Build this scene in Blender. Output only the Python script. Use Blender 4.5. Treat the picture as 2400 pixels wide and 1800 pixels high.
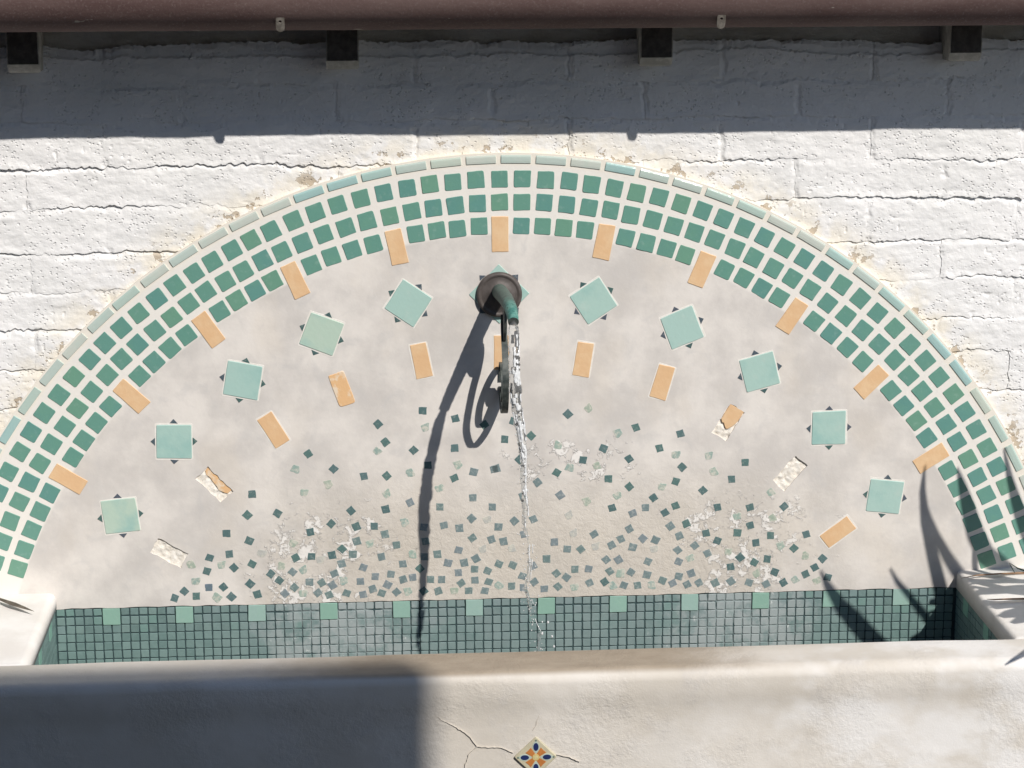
import bpy, math, random
import numpy as np
from mathutils import Vector, Matrix, geometry

sc = bpy.context.scene
COL = sc.collection
for o in list(bpy.data.objects):
    bpy.data.objects.remove(o)

# ------------------------------------------------------------------ camera, sky, sun, exposure
Z0 = 1.41                       # height of the wall's reference point above the patio
CAM = [[0.9975485,0.0178532,-0.0676626],[-0.0699572,0.2306696,-0.970514],[-0.0017191,0.9728683,0.2313531]]
CAMPOS = [-0.39941,-5.7289,1.36567]
cam_d = bpy.data.cameras.new('camera')
cam_d.sensor_width = 36.0
cam_d.lens = 77.0
cam_d.clip_start = 0.05
cam_d.clip_end = 2000
cam = bpy.data.objects.new('camera', cam_d)
COL.objects.link(cam)
m = Matrix(CAM).to_4x4()
m.translation = Vector((CAMPOS[0], CAMPOS[1], CAMPOS[2] + Z0))
cam.matrix_world = m
sc.camera = cam

SUN = Vector((0.56, -1.0, 1.0))           # towards the sun
elev = math.atan2(SUN.z, math.hypot(SUN.x, SUN.y))
w = bpy.data.worlds.new('World')
sc.world = w
w.use_nodes = True
nt = w.node_tree
bg = nt.nodes['Background']
sky = nt.nodes.new('ShaderNodeTexSky')
sky.sky_type = 'NISHITA'
sky.sun_disc = False
sky.sun_elevation = elev
sky.sun_rotation = math.atan2(SUN.x, SUN.y)
sky.air_density = 1.0
sky.dust_density = 0.6
sky.ozone_density = 4.5
nt.links.new(sky.outputs[0], bg.inputs[0])
bg.inputs[1].default_value = 0.089
sl = bpy.data.lights.new('sun', 'SUN')
sl.energy = 4.35
sl.angle = math.radians(0.6)
sl.color = (1.0, 0.955, 0.895)
so = bpy.data.objects.new('sun', sl)
so.rotation_euler = SUN.to_track_quat('Z', 'Y').to_euler()
so.location = (3, -6, 8)
COL.objects.link(so)
sc.view_settings.view_transform = 'Standard'
sc.view_settings.look = 'None'
sc.view_settings.exposure = 0.0
sc.view_settings.gamma = 1.0
sc.view_settings.use_curve_mapping = False
sc.render.engine = 'CYCLES'
sc.cycles.caustics_reflective = False
sc.cycles.caustics_refractive = False
sc.cycles.use_denoising = True
sc.cycles.max_bounces = 10
sc.cycles.transparent_max_bounces = 12

# ------------------------------------------------------------------ data: places on the wall, in metres (x, z from the wall's reference point)
SQUARES = [(-0.2768,0.2262,-34), (0.2192,0.225,33), (-0.508,0.1465,-21), (0.46,0.1475,22), (-0.7213,0.0232,-11), (0.6738,0.0221,15),
  (-0.9089,-0.1421,-1), (0.8694,-0.1396,1), (-1.0604,-0.3463,6), (1.0322,-0.3376,-7)]
ORANGE = [(-0.0263,0.0876,0,'ok'), (-0.2438,0.068,-10.7,'ok'), (0.1926,0.0646,9,'ok'), (-0.4577,-0.0045,-20,'worn'), (0.4077,-0.0027,16,'ok'),
  (-0.6428,-0.1155,-31,'ok'), (0.5904,-0.1184,31,'half'), (-0.8049,-0.2645,-44.5,'side'), (0.7644,-0.2658,42,'gone'), (-0.9331,-0.4543,-59,'gone'),
  (0.9037,-0.4381,53,'chip')]
RAY = [-57.71,-45.9,-34.57,-23.63,-11.99,-0.62,10.83,22.17,33.72,45.73,57.28]
TRIM_A = [(-15.5,-52.82), (-14.5,-49.3), (-13.5,-45.87), (-12.5,-42.33), (-11.5,-39.07), (-10.5,-35.57), (-0.5,-2.33), (0.5,0.98), (12.5,41.01),
  (13.5,44.43), (14.5,47.87), (15.5,51.38), (16.5,54.96)]
ACCENT = [(-1.1207,-1.0723), (-0.9234,-0.8748), (-0.7263,-0.6775), (-0.5295,-0.4816), (-0.3294,-0.2825), (-0.1296,-0.0813), (0.0687,0.1191),
  (0.2697,0.3178), (0.4703,0.5169), (0.6689,0.7163), (0.8684,0.9155), (1.0664,1.1132)]
SCROLL_OUT = [(0.1022,0.2116), (0.1007,0.183), (0.1147,0.1529), (0.1359,0.13), (0.1543,0.1007), (0.1679,0.0698), (0.1713,0.0421), (0.1614,0.0046),
  (0.1437,-0.0283), (0.1167,-0.0476), (0.0775,-0.0561), (0.0444,-0.0482), (0.0143,-0.034), (-0.0009,-0.0048)]
SCROLL_IN = [(-0.0071,0.0452), (0.0167,0.0591), (0.0496,0.0684), (0.0796,0.0628), (0.1037,0.0461), (0.113,0.0177), (0.1072,-0.0071), (0.0863,-0.0265),
  (0.0652,-0.0203), (0.0411,-0.0103), (0.0231,-0.0045)]
STREAM = [(-0.0177,-0.32,0.2204), (-0.0202,-0.3685,0.1396), (-0.0182,-0.3979,0.0473), (-0.0087,-0.4151,-0.0216), (-0.0001,-0.4282,-0.0815),
  (-0.0022,-0.4419,-0.1511), (0.0004,-0.4502,-0.1968), (-0.0005,-0.4609,-0.2596), (0.0099,-0.4666,-0.2951), (0.0102,-0.4763,-0.3574),
  (0.0067,-0.48,-0.3821), (-0.0002,-0.4853,-0.4186), (0.0082,-0.4887,-0.4426), (0.0163,-0.496,-0.4959), (0.0354,-0.5009,-0.5323),
  (0.0296,-0.5054,-0.567)]
LEAVES = [[(1.487,-0.62,0.367,0.0046), (1.484,-0.62,0.296,0.0161), (1.495,-0.62,0.21,0.023), (1.52,-0.62,0.11,0.0276), (1.546,-0.62,0.014,0.0311),
  (1.57,-0.62,-0.067,0.0333)],[(1.494,-0.62,0.271,0.0011), (1.515,-0.63,0.225,0.0092), (1.543,-0.64,0.179,0.0173), (1.579,-0.65,0.133,0.023),
  (1.624,-0.66,0.085,0.0276)],[(1.545,-0.56,0.3,0.0046), (1.566,-0.568,0.254,0.0207), (1.589,-0.576,0.2,0.0322), (1.618,-0.584,0.133,0.0391),
  (1.655,-0.592,0.078,0.0391), (1.711,-0.6,0.041,0.0391)],[(1.64,-0.5,0.292,0.0046), (1.66,-0.5,0.209,0.0161), (1.684,-0.5,0.132,0.0253),
  (1.709,-0.5,0.07,0.0311), (1.743,-0.5,-0.005,0.0322)],[(1.568,-0.5,0.012,0.0057), (1.572,-0.5,-0.022,0.0126),
  (1.577,-0.5,-0.066,0.0161)],[(1.424,-0.66,0.113,0.0046), (1.45,-0.667,0.08,0.0115), (1.495,-0.673,0.036,0.0161),
  (1.549,-0.68,-0.018,0.0184)],[(1.261,-0.72,0.172,0.0046), (1.287,-0.725,0.129,0.0184), (1.321,-0.73,0.086,0.0276), (1.374,-0.735,0.036,0.0368),
  (1.427,-0.74,-0.017,0.0391)],[(1.456,-0.51,-0.138,0.0112), (1.495,-0.509,-0.138,0.0197), (1.553,-0.52,-0.138,0.0225),
  (1.634,-0.54,-0.138,0.0281)],[(1.464,-0.544,-0.138,0.0034), (1.501,-0.534,-0.138,0.0112),
  (1.537,-0.529,-0.138,0.0168)],[(1.468,-0.622,-0.138,0.0112), (1.507,-0.606,-0.138,0.0337), (1.552,-0.597,-0.138,0.0421),
  (1.618,-0.595,-0.138,0.046)],[(1.479,-0.718,-0.158,0.0168), (1.516,-0.699,-0.158,0.0337), (1.55,-0.689,-0.158,0.0393),
  (1.574,-0.684,-0.158,0.0421)],[(1.479,-0.788,-0.158,0.0168), (1.515,-0.77,-0.158,0.0393), (1.552,-0.754,-0.158,0.046)],[(1.494,-0.84,-0.158,0.0112),
  (1.535,-0.811,-0.158,0.0337)],[(1.388,-1.072,-0.198,0.0034), (1.407,-1.052,-0.198,0.0101), (1.436,-1.024,-0.198,0.0157),
  (1.458,-1.001,-0.198,0.0191)]]
RAFTERS = [(-1.285,-1.204,0.849,0.935), (-0.48,-0.396,0.852,0.936), (0.329,0.413,0.854,0.941), (1.14,1.225,0.86,0.946)]
GREENTIP = [(1.314,-0.25,-0.456), (1.338,-0.25,-0.472), (1.367,-0.25,-0.483)]
BROWN1 = [(1.25,-0.275,-0.548), (1.269,-0.28,-0.548), (1.31,-0.279,-0.548), (1.362,-0.28,-0.548)]
BROWN2 = [(1.229,-0.097,-0.548), (1.28,-0.075,-0.548), (1.336,-0.068,-0.548), (1.422,-0.063,-0.548)]
DRYLEAF = [(-1.42,-0.039,-0.548), (-1.379,-0.081,-0.548), (-1.34,-0.122,-0.548), (-1.307,-0.155,-0.548), (-1.274,-0.188,-0.548)]
CRACKS = [[(-0.2485,-0.6397), (-0.2363,-0.669), (-0.2071,-0.6889), (-0.1758,-0.7066), (-0.1497,-0.7321), (-0.1361,-0.7528), (-0.1024,-0.7561),
  (-0.0761,-0.7569), (-0.0466,-0.7725)],[(-0.1361,-0.7528), (-0.1573,-0.7724), (-0.166,-0.8082)],[(0.0614,-0.7792), (0.0932,-0.7881),
  (0.1198,-0.8003)],[(0.0031,-0.7143), (0.0136,-0.6843), (0.022,-0.6656)]]
CHIPS = [(-0.5512,-0.1841,'d',33), (-0.5864,-0.224,'p',71), (-0.7055,-0.2933,'d',0), (-0.5656,-0.2916,'p',80), (-0.7197,-0.3523,'d',45),
  (-0.6384,-0.3493,'d',55), (-0.7774,-0.4029,'d',87), (-0.7166,-0.4252,'d',65), (-0.5511,-0.4039,'d',10), (-0.5989,-0.4346,'p',60),
  (-0.7719,-0.4612,'d',5), (-0.8243,-0.4704,'d',70), (-0.6843,-0.4622,'x',60), (-0.5926,-0.4765,'d',25), (-0.5485,-0.4732,'d',87),
  (-0.5256,-0.4837,'x',0), (-0.8771,-0.4894,'p',15), (-0.834,-0.5092,'d',70), (-0.7938,-0.4925,'p',5), (-0.7606,-0.5006,'d',42),
  (-0.7112,-0.4913,'d',60), (-0.6319,-0.4992,'p',85), (-0.6608,-0.5212,'d',50), (-0.602,-0.5171,'m',50), (-0.5725,-0.5123,'p',25),
  (-0.6382,-0.5406,'d',50), (-0.8642,-0.5376,'p',87), (-0.8303,-0.5557,'b',0), (-0.7906,-0.5556,'d',38), (-0.7181,-0.5481,'d',47),
  (-0.5565,-0.5471,'m',85), (-0.5229,-0.5501,'m',30), (-0.8965,-0.565,'d',45), (-0.9233,-0.5838,'d',68), (-0.8652,-0.5791,'d',0),
  (-0.8093,-0.585,'p',55), (-0.7699,-0.5838,'d',45), (-0.6991,-0.5785,'d',15), (-0.6245,-0.5782,'m',40), (-0.5978,-0.5616,'m',45),
  (-0.5751,-0.5788,'p',0), (-0.534,-0.5787,'m',35), (-0.2416,-0.0699,'d',85), (-0.3625,-0.1047,'d',38), (-0.2348,-0.1169,'p',15),
  (-0.1543,-0.0931,'d',12), (-0.3436,-0.1552,'d',35), (-0.3658,-0.1789,'p',45), (-0.2678,-0.1798,'d',42), (-0.1564,-0.1756,'d',0),
  (-0.0751,-0.1125,'d',35), (-0.4847,-0.2277,'d',45), (-0.402,-0.25,'d',10), (-0.3412,-0.2498,'d',40), (-0.278,-0.2435,'p',20),
  (-0.2297,-0.2218,'d',0), (-0.1463,-0.2214,'p',30), (-0.1051,-0.244,'m',75), (-0.1577,-0.2603,'d',22), (-0.4976,-0.2692,'p',25),
  (-0.3416,-0.3009,'p',30), (-0.2791,-0.3263,'m',25), (-0.1989,-0.2877,'p',20), (-0.1077,-0.317,'m',0), (-0.0494,-0.2376,'m',10),
  (-0.4396,-0.3462,'d',40), (-0.3454,-0.344,'d',12), (-0.1983,-0.3407,'m',0), (-0.0551,-0.344,'m',0), (-0.4937,-0.3822,'d',45),
  (-0.4258,-0.3914,'d',20), (-0.3776,-0.3914,'d',0), (-0.2924,-0.3813,'p',20), (-0.2421,-0.3979,'m',80), (-0.1872,-0.3937,'m',10),
  (-0.1116,-0.3756,'m',40), (-0.069,-0.3799,'x',20), (-0.3485,-0.4152,'m',10), (-0.4255,-0.4332,'m',15), (-0.3899,-0.4417,'p',10),
  (-0.3174,-0.4468,'m',5), (-0.1451,-0.4024,'m',5), (-0.2383,-0.4376,'m',10), (-0.1094,-0.4319,'m',35), (-0.0576,-0.4364,'m',20),
  (-0.4648,-0.4543,'d',45), (-0.4934,-0.4712,'d',10), (-0.4367,-0.4704,'m',87), (-0.359,-0.4789,'m',12), (-0.2746,-0.4743,'p',0),
  (-0.2419,-0.4817,'m',0), (-0.2059,-0.4755,'m',5), (-0.1466,-0.4648,'m',75), (-0.081,-0.4646,'x',20), (-0.4677,-0.4961,'m',15),
  (-0.409,-0.5091,'m',70), (-0.3013,-0.5009,'m',5), (-0.2539,-0.5158,'d',40), (-0.177,-0.5015,'m',75), (-0.1002,-0.4907,'m',30),
  (-0.1327,-0.5017,'m',10), (-0.4882,-0.5244,'m',20), (-0.3767,-0.536,'m',85), (-0.3334,-0.53,'m',80), (-0.3008,-0.5457,'m',15),
  (-0.2743,-0.5408,'m',5), (-0.2257,-0.5476,'m',0), (-0.195,-0.5484,'m',0), (-0.1492,-0.5299,'m',5), (-0.1036,-0.5211,'m',85),
  (-0.0679,-0.5271,'m',65), (-0.4613,-0.545,'p',10), (-0.4181,-0.5483,'m',0), (-0.4942,-0.5575,'m',30), (-0.3433,-0.5602,'m',60),
  (-0.1037,-0.5525,'m',0), (-0.0644,-0.5583,'m',70), (-0.141,-0.5609,'m',35), (-0.4546,-0.5808,'m',70), (-0.5042,-0.585,'m',20),
  (-0.3847,-0.571,'m',15), (-0.4114,-0.5863,'m',10), (-0.3596,-0.5843,'m',70), (-0.3193,-0.582,'m',40), (-0.2865,-0.5795,'p',20),
  (-0.2451,-0.5805,'d',35), (-0.2048,-0.5816,'m',15), (-0.1602,-0.5816,'p',5), (-0.1209,-0.583,'m',0), (-0.0752,-0.5837,'m',78),
  (0.1515,-0.0868,'d',42), (0.2081,-0.0717,'p',40), (0.3381,-0.1282,'d',20), (0.2897,-0.1414,'p',30), (-0.0198,-0.154,'d',85),
  (0.0515,-0.1453,'d',45), (0.0038,-0.1044,'d',70), (0.1256,-0.1738,'p',75), (0.249,-0.1851,'d',65), (0.4034,-0.1878,'d',15), (0.3205,-0.2159,'d',35),
  (0.0194,-0.2118,'d',45), (0.1932,-0.217,'d',80), (0.1574,-0.2354,'p',75), (0.2314,-0.2326,'p',20), (0.1216,-0.251,'d',60), (-0.0438,-0.2355,'m',15),
  (0.2634,-0.2715,'d',87), (0.0689,-0.2772,'m',35), (0.3209,-0.2947,'d',40), (0.4103,-0.2967,'p',80), (0.0288,-0.3146,'m',20),
  (0.1313,-0.3147,'m',35), (0.2883,-0.3192,'p',30), (0.3883,-0.3281,'d',35), (0.2056,-0.3328,'p',30), (0.2737,-0.3542,'d',15),
  (0.3313,-0.3714,'m',20), (0.3663,-0.3557,'m',0), (0.4199,-0.3712,'d',30), (0.0054,-0.3856,'m',40), (0.0573,-0.3817,'m',25), (0.1559,-0.3729,'x',30),
  (-0.038,-0.4015,'m',85), (-0.0243,-0.4432,'m',10), (0.0319,-0.4241,'m',10), (0.1685,-0.4251,'x',20), (0.2253,-0.4287,'m',30),
  (0.3222,-0.4155,'m',30), (0.1154,-0.4482,'m',0), (0.151,-0.4695,'m',85), (0.1883,-0.4711,'m',40), (0.2298,-0.4643,'x',10), (0.2736,-0.4609,'m',25),
  (0.3001,-0.4442,'m',25), (0.3324,-0.4685,'m',75), (0.3599,-0.4441,'m',45), (0.3953,-0.4493,'m',65), (0.3914,-0.4748,'x',10),
  (-0.0011,-0.4632,'x',20), (0.0942,-0.4961,'m',0), (0.259,-0.5028,'m',40), (0.2932,-0.5037,'m',30), (0.3747,-0.5112,'m',65),
  (-0.0373,-0.5078,'m',65), (0.001,-0.5121,'m',65), (0.0563,-0.5157,'m',25), (0.1726,-0.5279,'m',0), (0.2111,-0.5284,'m',78), (0.1214,-0.5391,'m',40),
  (0.2704,-0.5366,'m',35), (0.2989,-0.5429,'p',0), (0.3285,-0.5409,'m',55), (0.373,-0.5492,'m',75), (0.0286,-0.544,'m',70), (0.1492,-0.551,'m',50),
  (0.2135,-0.5687,'m',25), (0.0606,-0.5626,'m',35), (0.2552,-0.5664,'d',35), (0.4163,-0.5671,'m',65), (-0.0375,-0.5713,'p',45),
  (-0.0023,-0.5722,'m',0), (0.0297,-0.5775,'m',0), (0.2768,-0.5793,'p',25), (0.3089,-0.5783,'m',70), (0.3465,-0.5792,'m',10), (0.3852,-0.5798,'p',5),
  (0.088,-0.583,'m',0), (0.1268,-0.5773,'m',40), (0.1718,-0.58,'p',10), (0.459,-0.1476,'d',15), (0.4487,-0.2077,'p',85), (0.5391,-0.2118,'p',5),
  (0.4656,-0.2424,'d',42), (0.6397,-0.2329,'d',0), (0.5528,-0.258,'p',20), (0.604,-0.28,'d',5), (0.4488,-0.2832,'d',70), (0.5239,-0.3102,'d',40),
  (0.7128,-0.3187,'p',35), (0.4488,-0.352,'d',20), (0.5666,-0.3595,'d',12), (0.656,-0.3616,'d',15), (0.7511,-0.3615,'d',40), (0.6207,-0.3858,'p',15),
  (0.7197,-0.3925,'p',25), (0.4358,-0.4103,'m',35), (0.4796,-0.404,'d',20), (0.6579,-0.4137,'d',15), (0.5348,-0.4326,'d',10), (0.4609,-0.4387,'m',20),
  (0.6228,-0.434,'d',85), (0.7157,-0.4442,'d',0), (0.8149,-0.4426,'d',18), (0.5043,-0.4682,'m',40), (0.5674,-0.4557,'d',70), (0.6748,-0.4633,'d',8),
  (0.7455,-0.4722,'p',25), (0.7815,-0.4826,'d',45), (0.4583,-0.4798,'m',40), (0.5412,-0.4914,'m',25), (0.5982,-0.4876,'p',85), (0.632,-0.5052,'d',40),
  (0.7083,-0.512,'d',80), (0.8146,-0.5052,'p',80), (0.8629,-0.5142,'d',45), (0.461,-0.5133,'m',65), (0.492,-0.504,'p',25), (0.6723,-0.5207,'d',60),
  (0.6052,-0.5314,'d',8), (0.8416,-0.5395,'d',30), (0.496,-0.5478,'m',20), (0.7297,-0.5502,'d',65), (0.4617,-0.5559,'m',75), (0.6795,-0.5535,'p',30),
  (0.8166,-0.558,'d',25), (0.8805,-0.5686,'d',75), (0.4448,-0.5757,'m',25), (0.4847,-0.58,'m',25), (0.5181,-0.5764,'m',30), (0.5634,-0.5775,'m',25),
  (0.6076,-0.5741,'m',35), (0.6581,-0.5788,'m',70), (0.7063,-0.5845,'m',30), (0.755,-0.5812,'d',30), (0.7873,-0.573,'p',40), (0.8493,-0.578,'p',25)]
STRAPS = (-0.586,0.498)
CX, CZ = -0.016, -0.985         # centre of the tiled arch
rng = random.Random(7)

# ------------------------------------------------------------------ noise
def _hash(ix, iy, seed):
    n = (ix * 374761393 + iy * 668265263 + seed * 974634777) & 0xffffffff
    n = ((n ^ (n >> 13)) * 1274126177) & 0xffffffff
    n = n ^ (n >> 16)
    return (n & 0xffff) / 32767.5 - 1.0

def vnoise(x, y, seed=0):
    x = np.asarray(x, float); y = np.asarray(y, float)
    ix = np.floor(x).astype(np.int64); iy = np.floor(y).astype(np.int64)
    fx = x - ix; fy = y - iy
    fx = fx * fx * (3 - 2 * fx); fy = fy * fy * (3 - 2 * fy)
    a = _hash(ix, iy, seed); b = _hash(ix + 1, iy, seed)
    c = _hash(ix, iy + 1, seed); d = _hash(ix + 1, iy + 1, seed)
    return (a * (1 - fx) + b * fx) * (1 - fy) + (c * (1 - fx) + d * fx) * fy

def fnoise(x, y, seed=0, octv=3):
    s = 0.0; a = 1.0; t = 0.0
    for i in range(octv):
        s = s + a * vnoise(x * 2 ** i, y * 2 ** i, seed + i * 31); t += a; a *= 0.5
    return s / t

def sstep(a, b, x):
    t = np.clip((x - a) / (b - a), 0, 1)
    return t * t * (3 - 2 * t)

# ------------------------------------------------------------------ object helpers
def mesh(name, verts, faces, smooth=False):
    me = bpy.data.meshes.new(name)
    me.from_pydata([tuple(map(float, v)) for v in verts], [], [tuple(int(i) for i in f) for f in faces])
    me.update()
    if smooth:
        me.polygons.foreach_set('use_smooth', [True] * len(me.polygons))
    return me

def link(name, me, mat=None, parent=None, loc=(0, 0, 0), roty=0.0, color=None, label=None):
    o = bpy.data.objects.new(name, me)
    COL.objects.link(o)
    o.location = loc
    if roty: o.rotation_euler = (0, roty, 0)
    if parent is not None: o.parent = parent
    if mat is not None and me is not None and not me.materials: me.materials.append(mat)
    if color is not None: o.color = (color[0], color[1], color[2], 1.0)
    if label: o['label'] = label
    return o

def thing(name, label, cat, loc=(0, 0, 0), group=None):
    o = bpy.data.objects.new(name, None)
    o.empty_display_size = 0.1
    COL.objects.link(o)
    o.location = loc
    o['label'] = label; o['category'] = cat
    if group: o['group'] = group
    return o

def tag(o, label, cat, group=None):
    o['label'] = label; o['category'] = cat
    if group: o['group'] = group
    return o

def struct(o):
    o['kind'] = 'structure'; return o

class MB:
    def __init__(s): s.v = []; s.f = []
    def add(s, v, f):
        n = len(s.v); s.v += list(v); s.f += [tuple(i + n for i in q) for q in f]
    def box(s, x0, x1, y0, y1, z0, z1):
        s.add([(x0, y0, z0), (x1, y0, z0), (x1, y1, z0), (x0, y1, z0), (x0, y0, z1), (x1, y0, z1), (x1, y1, z1), (x0, y1, z1)],
              [(0, 3, 2, 1), (4, 5, 6, 7), (0, 1, 5, 4), (1, 2, 6, 5), (2, 3, 7, 6), (3, 0, 4, 7)])
    def mesh(s, name, smooth=False): return mesh(name, s.v, s.f, smooth)

def tube(path, radii, seg=14, cap=True):
    """tube along a list of Vectors; radii one per point"""
    v = []; f = []
    path = [Vector(p) for p in path]; n = len(path)
    ref = None
    for i, p in enumerate(path):
        t = (path[min(i + 1, n - 1)] - path[max(i - 1, 0)]).normalized()
        if ref is None:
            ref = t.orthogonal().normalized()
        ref = (ref - t * ref.dot(t)).normalized()
        b = t.cross(ref)
        for k in range(seg):
            a = 2 * math.pi * k / seg
            v.append(p + (ref * math.cos(a) + b * math.sin(a)) * radii[i])
    for i in range(n - 1):
        for k in range(seg):
            k2 = (k + 1) % seg
            f.append((i * seg + k, i * seg + k2, (i + 1) * seg + k2, (i + 1) * seg + k))
    if cap:
        f.append(tuple(reversed(range(seg)))); f.append(tuple(range((n - 1) * seg, n * seg)))
    return v, f

def lathe(profile, seg=48):
    """profile of (radius, out) revolved about -Y (out = distance towards the viewer)"""
    v = []; f = []; n = len(profile)
    for r, d in profile:
        for k in range(seg):
            a = 2 * math.pi * k / seg
            v.append((r * math.cos(a), -d, r * math.sin(a)))
    for i in range(n - 1):
        for k in range(seg):
            k2 = (k + 1) % seg
            f.append((i * seg + k, i * seg + k2, (i + 1) * seg + k2, (i + 1) * seg + k))
    f.append(tuple(range((n - 1) * seg, n * seg)))
    return v, f

def tile_outline(w_, h_, corner, jit, seed):
    r = random.Random(seed)
    pts = []
    cs = [(w_ / 2, h_ / 2, 0), (-w_ / 2, h_ / 2, 90), (-w_ / 2, -h_ / 2, 180), (w_ / 2, -h_ / 2, 270)]
    for i, (x, z, a0) in enumerate(cs):
        x += r.uniform(-jit, jit); z += r.uniform(-jit, jit)
        c = corner * r.uniform(0.6, 1.7)
        sx = 1 if x > 0 else -1; sz = 1 if z > 0 else -1
        for k in range(3):
            a = math.radians(a0 + 45 * k)
            pts.append([x - sx * c + c * math.cos(a), z - sz * c + c * math.sin(a)])
    # extra wobbling points along the sides
    out = []
    n = len(pts)
    for i in range(n):
        out.append(pts[i])
        if i % 3 == 2:
            q = pts[(i + 1) % n]
            for t in (0.33, 0.67):
                out.append([pts[i][0] * (1 - t) + q[0] * t + r.uniform(-jit, jit) * 0.5,
                            pts[i][1] * (1 - t) + q[1] * t + r.uniform(-jit, jit) * 0.5])
    return out

def plate(pts, front, back, bevel):
    """polygon (x,z) given thickness; face towards -Y, bevelled rim"""
    n = len(pts)
    cx = sum(p[0] for p in pts) / n; cz = sum(p[1] for p in pts) / n
    v = []
    for d, s in ((back, 0.0), (front - bevel, 0.0), (front, bevel)):
        for x, z in pts:
            l = math.hypot(x - cx, z - cz) or 1
            k = 1 - s / l
            v.append((cx + (x - cx) * k, -d, cz + (z - cz) * k))
    f = []
    for j in range(2):
        for i in range(n):
            i2 = (i + 1) % n
            f.append((j * n + i, j * n + i2, (j + 1) * n + i2, (j + 1) * n + i))
    f.append(tuple(range(2 * n, 3 * n)))
    return v, f

def tile_mesh(name, w_, h_, front, back, bevel, corner, jit, seed):
    v, f = plate(tile_outline(w_, h_, corner, jit, seed), front, back, bevel)
    return mesh(name, v, f)

# ------------------------------------------------------------------ materials
class Mat:
    def __init__(s, name, rough=0.8, spec=0.3):
        s.m = bpy.data.materials.new(name); s.m.use_nodes = True
        s.t = s.m.node_tree; s.b = s.t.nodes['Principled BSDF']
        s.b.inputs['Roughness'].default_value = rough
        s.b.inputs['Specular IOR Level'].default_value = spec
        g = s.t.nodes.new('ShaderNodeNewGeometry'); s.pos = g.outputs['Position']; s.nor = g.outputs['Normal']
        s.oi = s.t.nodes.new('ShaderNodeObjectInfo')
        sp = s.t.nodes.new('ShaderNodeSeparateXYZ'); s.t.links.new(s.pos, sp.inputs[0])
        s.x, s.y, s.z = sp.outputs
        s.bump_prev = None
    def lk(s, a, inp):
        if isinstance(a, (int, float)): inp.default_value = a
        elif isinstance(a, (tuple, list)):
            inp.default_value = tuple(a) + ((1.0,) if len(a) == 3 and len(inp.default_value) == 4 else ())
        else: s.t.links.new(a, inp)
    def math(s, op, a, b=0.0, c=None, clamp=False):
        n = s.t.nodes.new('ShaderNodeMath'); n.operation = op; n.use_clamp = clamp
        s.lk(a, n.inputs[0]); s.lk(b, n.inputs[1])
        if c is not None: s.lk(c, n.inputs[2])
        return n.outputs[0]
    def step(s, x, a, b):
        n = s.t.nodes.new('ShaderNodeMapRange'); n.interpolation_type = 'SMOOTHSTEP'
        s.lk(x, n.inputs[0]); n.inputs[1].default_value = a; n.inputs[2].default_value = b
        if a > b:
            n.inputs[1].default_value = b; n.inputs[2].default_value = a
            n.inputs[3].default_value = 1; n.inputs[4].default_value = 0
        return n.outputs[0]
    def noise(s, scale, detail=3, rough=0.55, vec=None, dist=0.0, stretch=None):
        n = s.t.nodes.new('ShaderNodeTexNoise'); n.inputs['Scale'].default_value = scale
        n.inputs['Detail'].default_value = detail; n.inputs['Roughness'].default_value = rough
        n.inputs['Distortion'].default_value = dist
        v = vec or s.pos
        if stretch:
            mp = s.t.nodes.new('ShaderNodeMapping'); mp.inputs['Scale'].default_value = stretch
            s.t.links.new(v, mp.inputs[0]); v = mp.outputs[0]
        s.t.links.new(v, n.inputs['Vector'])
        return n.outputs['Fac']
    def voro(s, scale, rand=1.0, stretch=None, feature='F1'):
        n = s.t.nodes.new('ShaderNodeTexVoronoi'); n.feature = feature
        n.inputs['Scale'].default_value = scale; n.inputs['Randomness'].default_value = rand
        v = s.pos
        if stretch:
            mp = s.t.nodes.new('ShaderNodeMapping'); mp.inputs['Scale'].default_value = stretch
            s.t.links.new(v, mp.inputs[0]); v = mp.outputs[0]
        s.t.links.new(v, n.inputs['Vector'])
        return n.outputs['Distance']
    def mix(s, fac, a, b, mode='MIX'):
        n = s.t.nodes.new('ShaderNodeMix'); n.data_type = 'RGBA'; n.blend_type = mode
        s.lk(fac, n.inputs[0]); s.lk(a, n.inputs[6]); s.lk(b, n.inputs[7])
        return n.outputs[2]
    def color(s, c): s.lk(c, s.b.inputs['Base Color']); return s
    def rough(s, c): s.lk(c, s.b.inputs['Roughness']); return s
    def bump(s, h, dist, strength=1.0):
        n = s.t.nodes.new('ShaderNodeBump'); n.inputs['Distance'].default_value = dist
        n.inputs['Strength'].default_value = strength
        s.t.links.new(h, n.inputs['Height'])
        if s.bump_prev: s.t.links.new(s.bump_prev, n.inputs['Normal'])
        s.bump_prev = n.outputs[0]
        s.t.links.new(n.outputs[0], s.b.inputs['Normal'])
        return s
    def radial(s):
        dx = s.math('SUBTRACT', s.x, CX); dz = s.math('SUBTRACT', s.z, CZ + Z0)
        return s.math('SQRT', s.math('ADD', s.math('MULTIPLY', dx, dx), s.math('MULTIPLY', dz, dz)))
    def arms(s):
        return s.z

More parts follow.
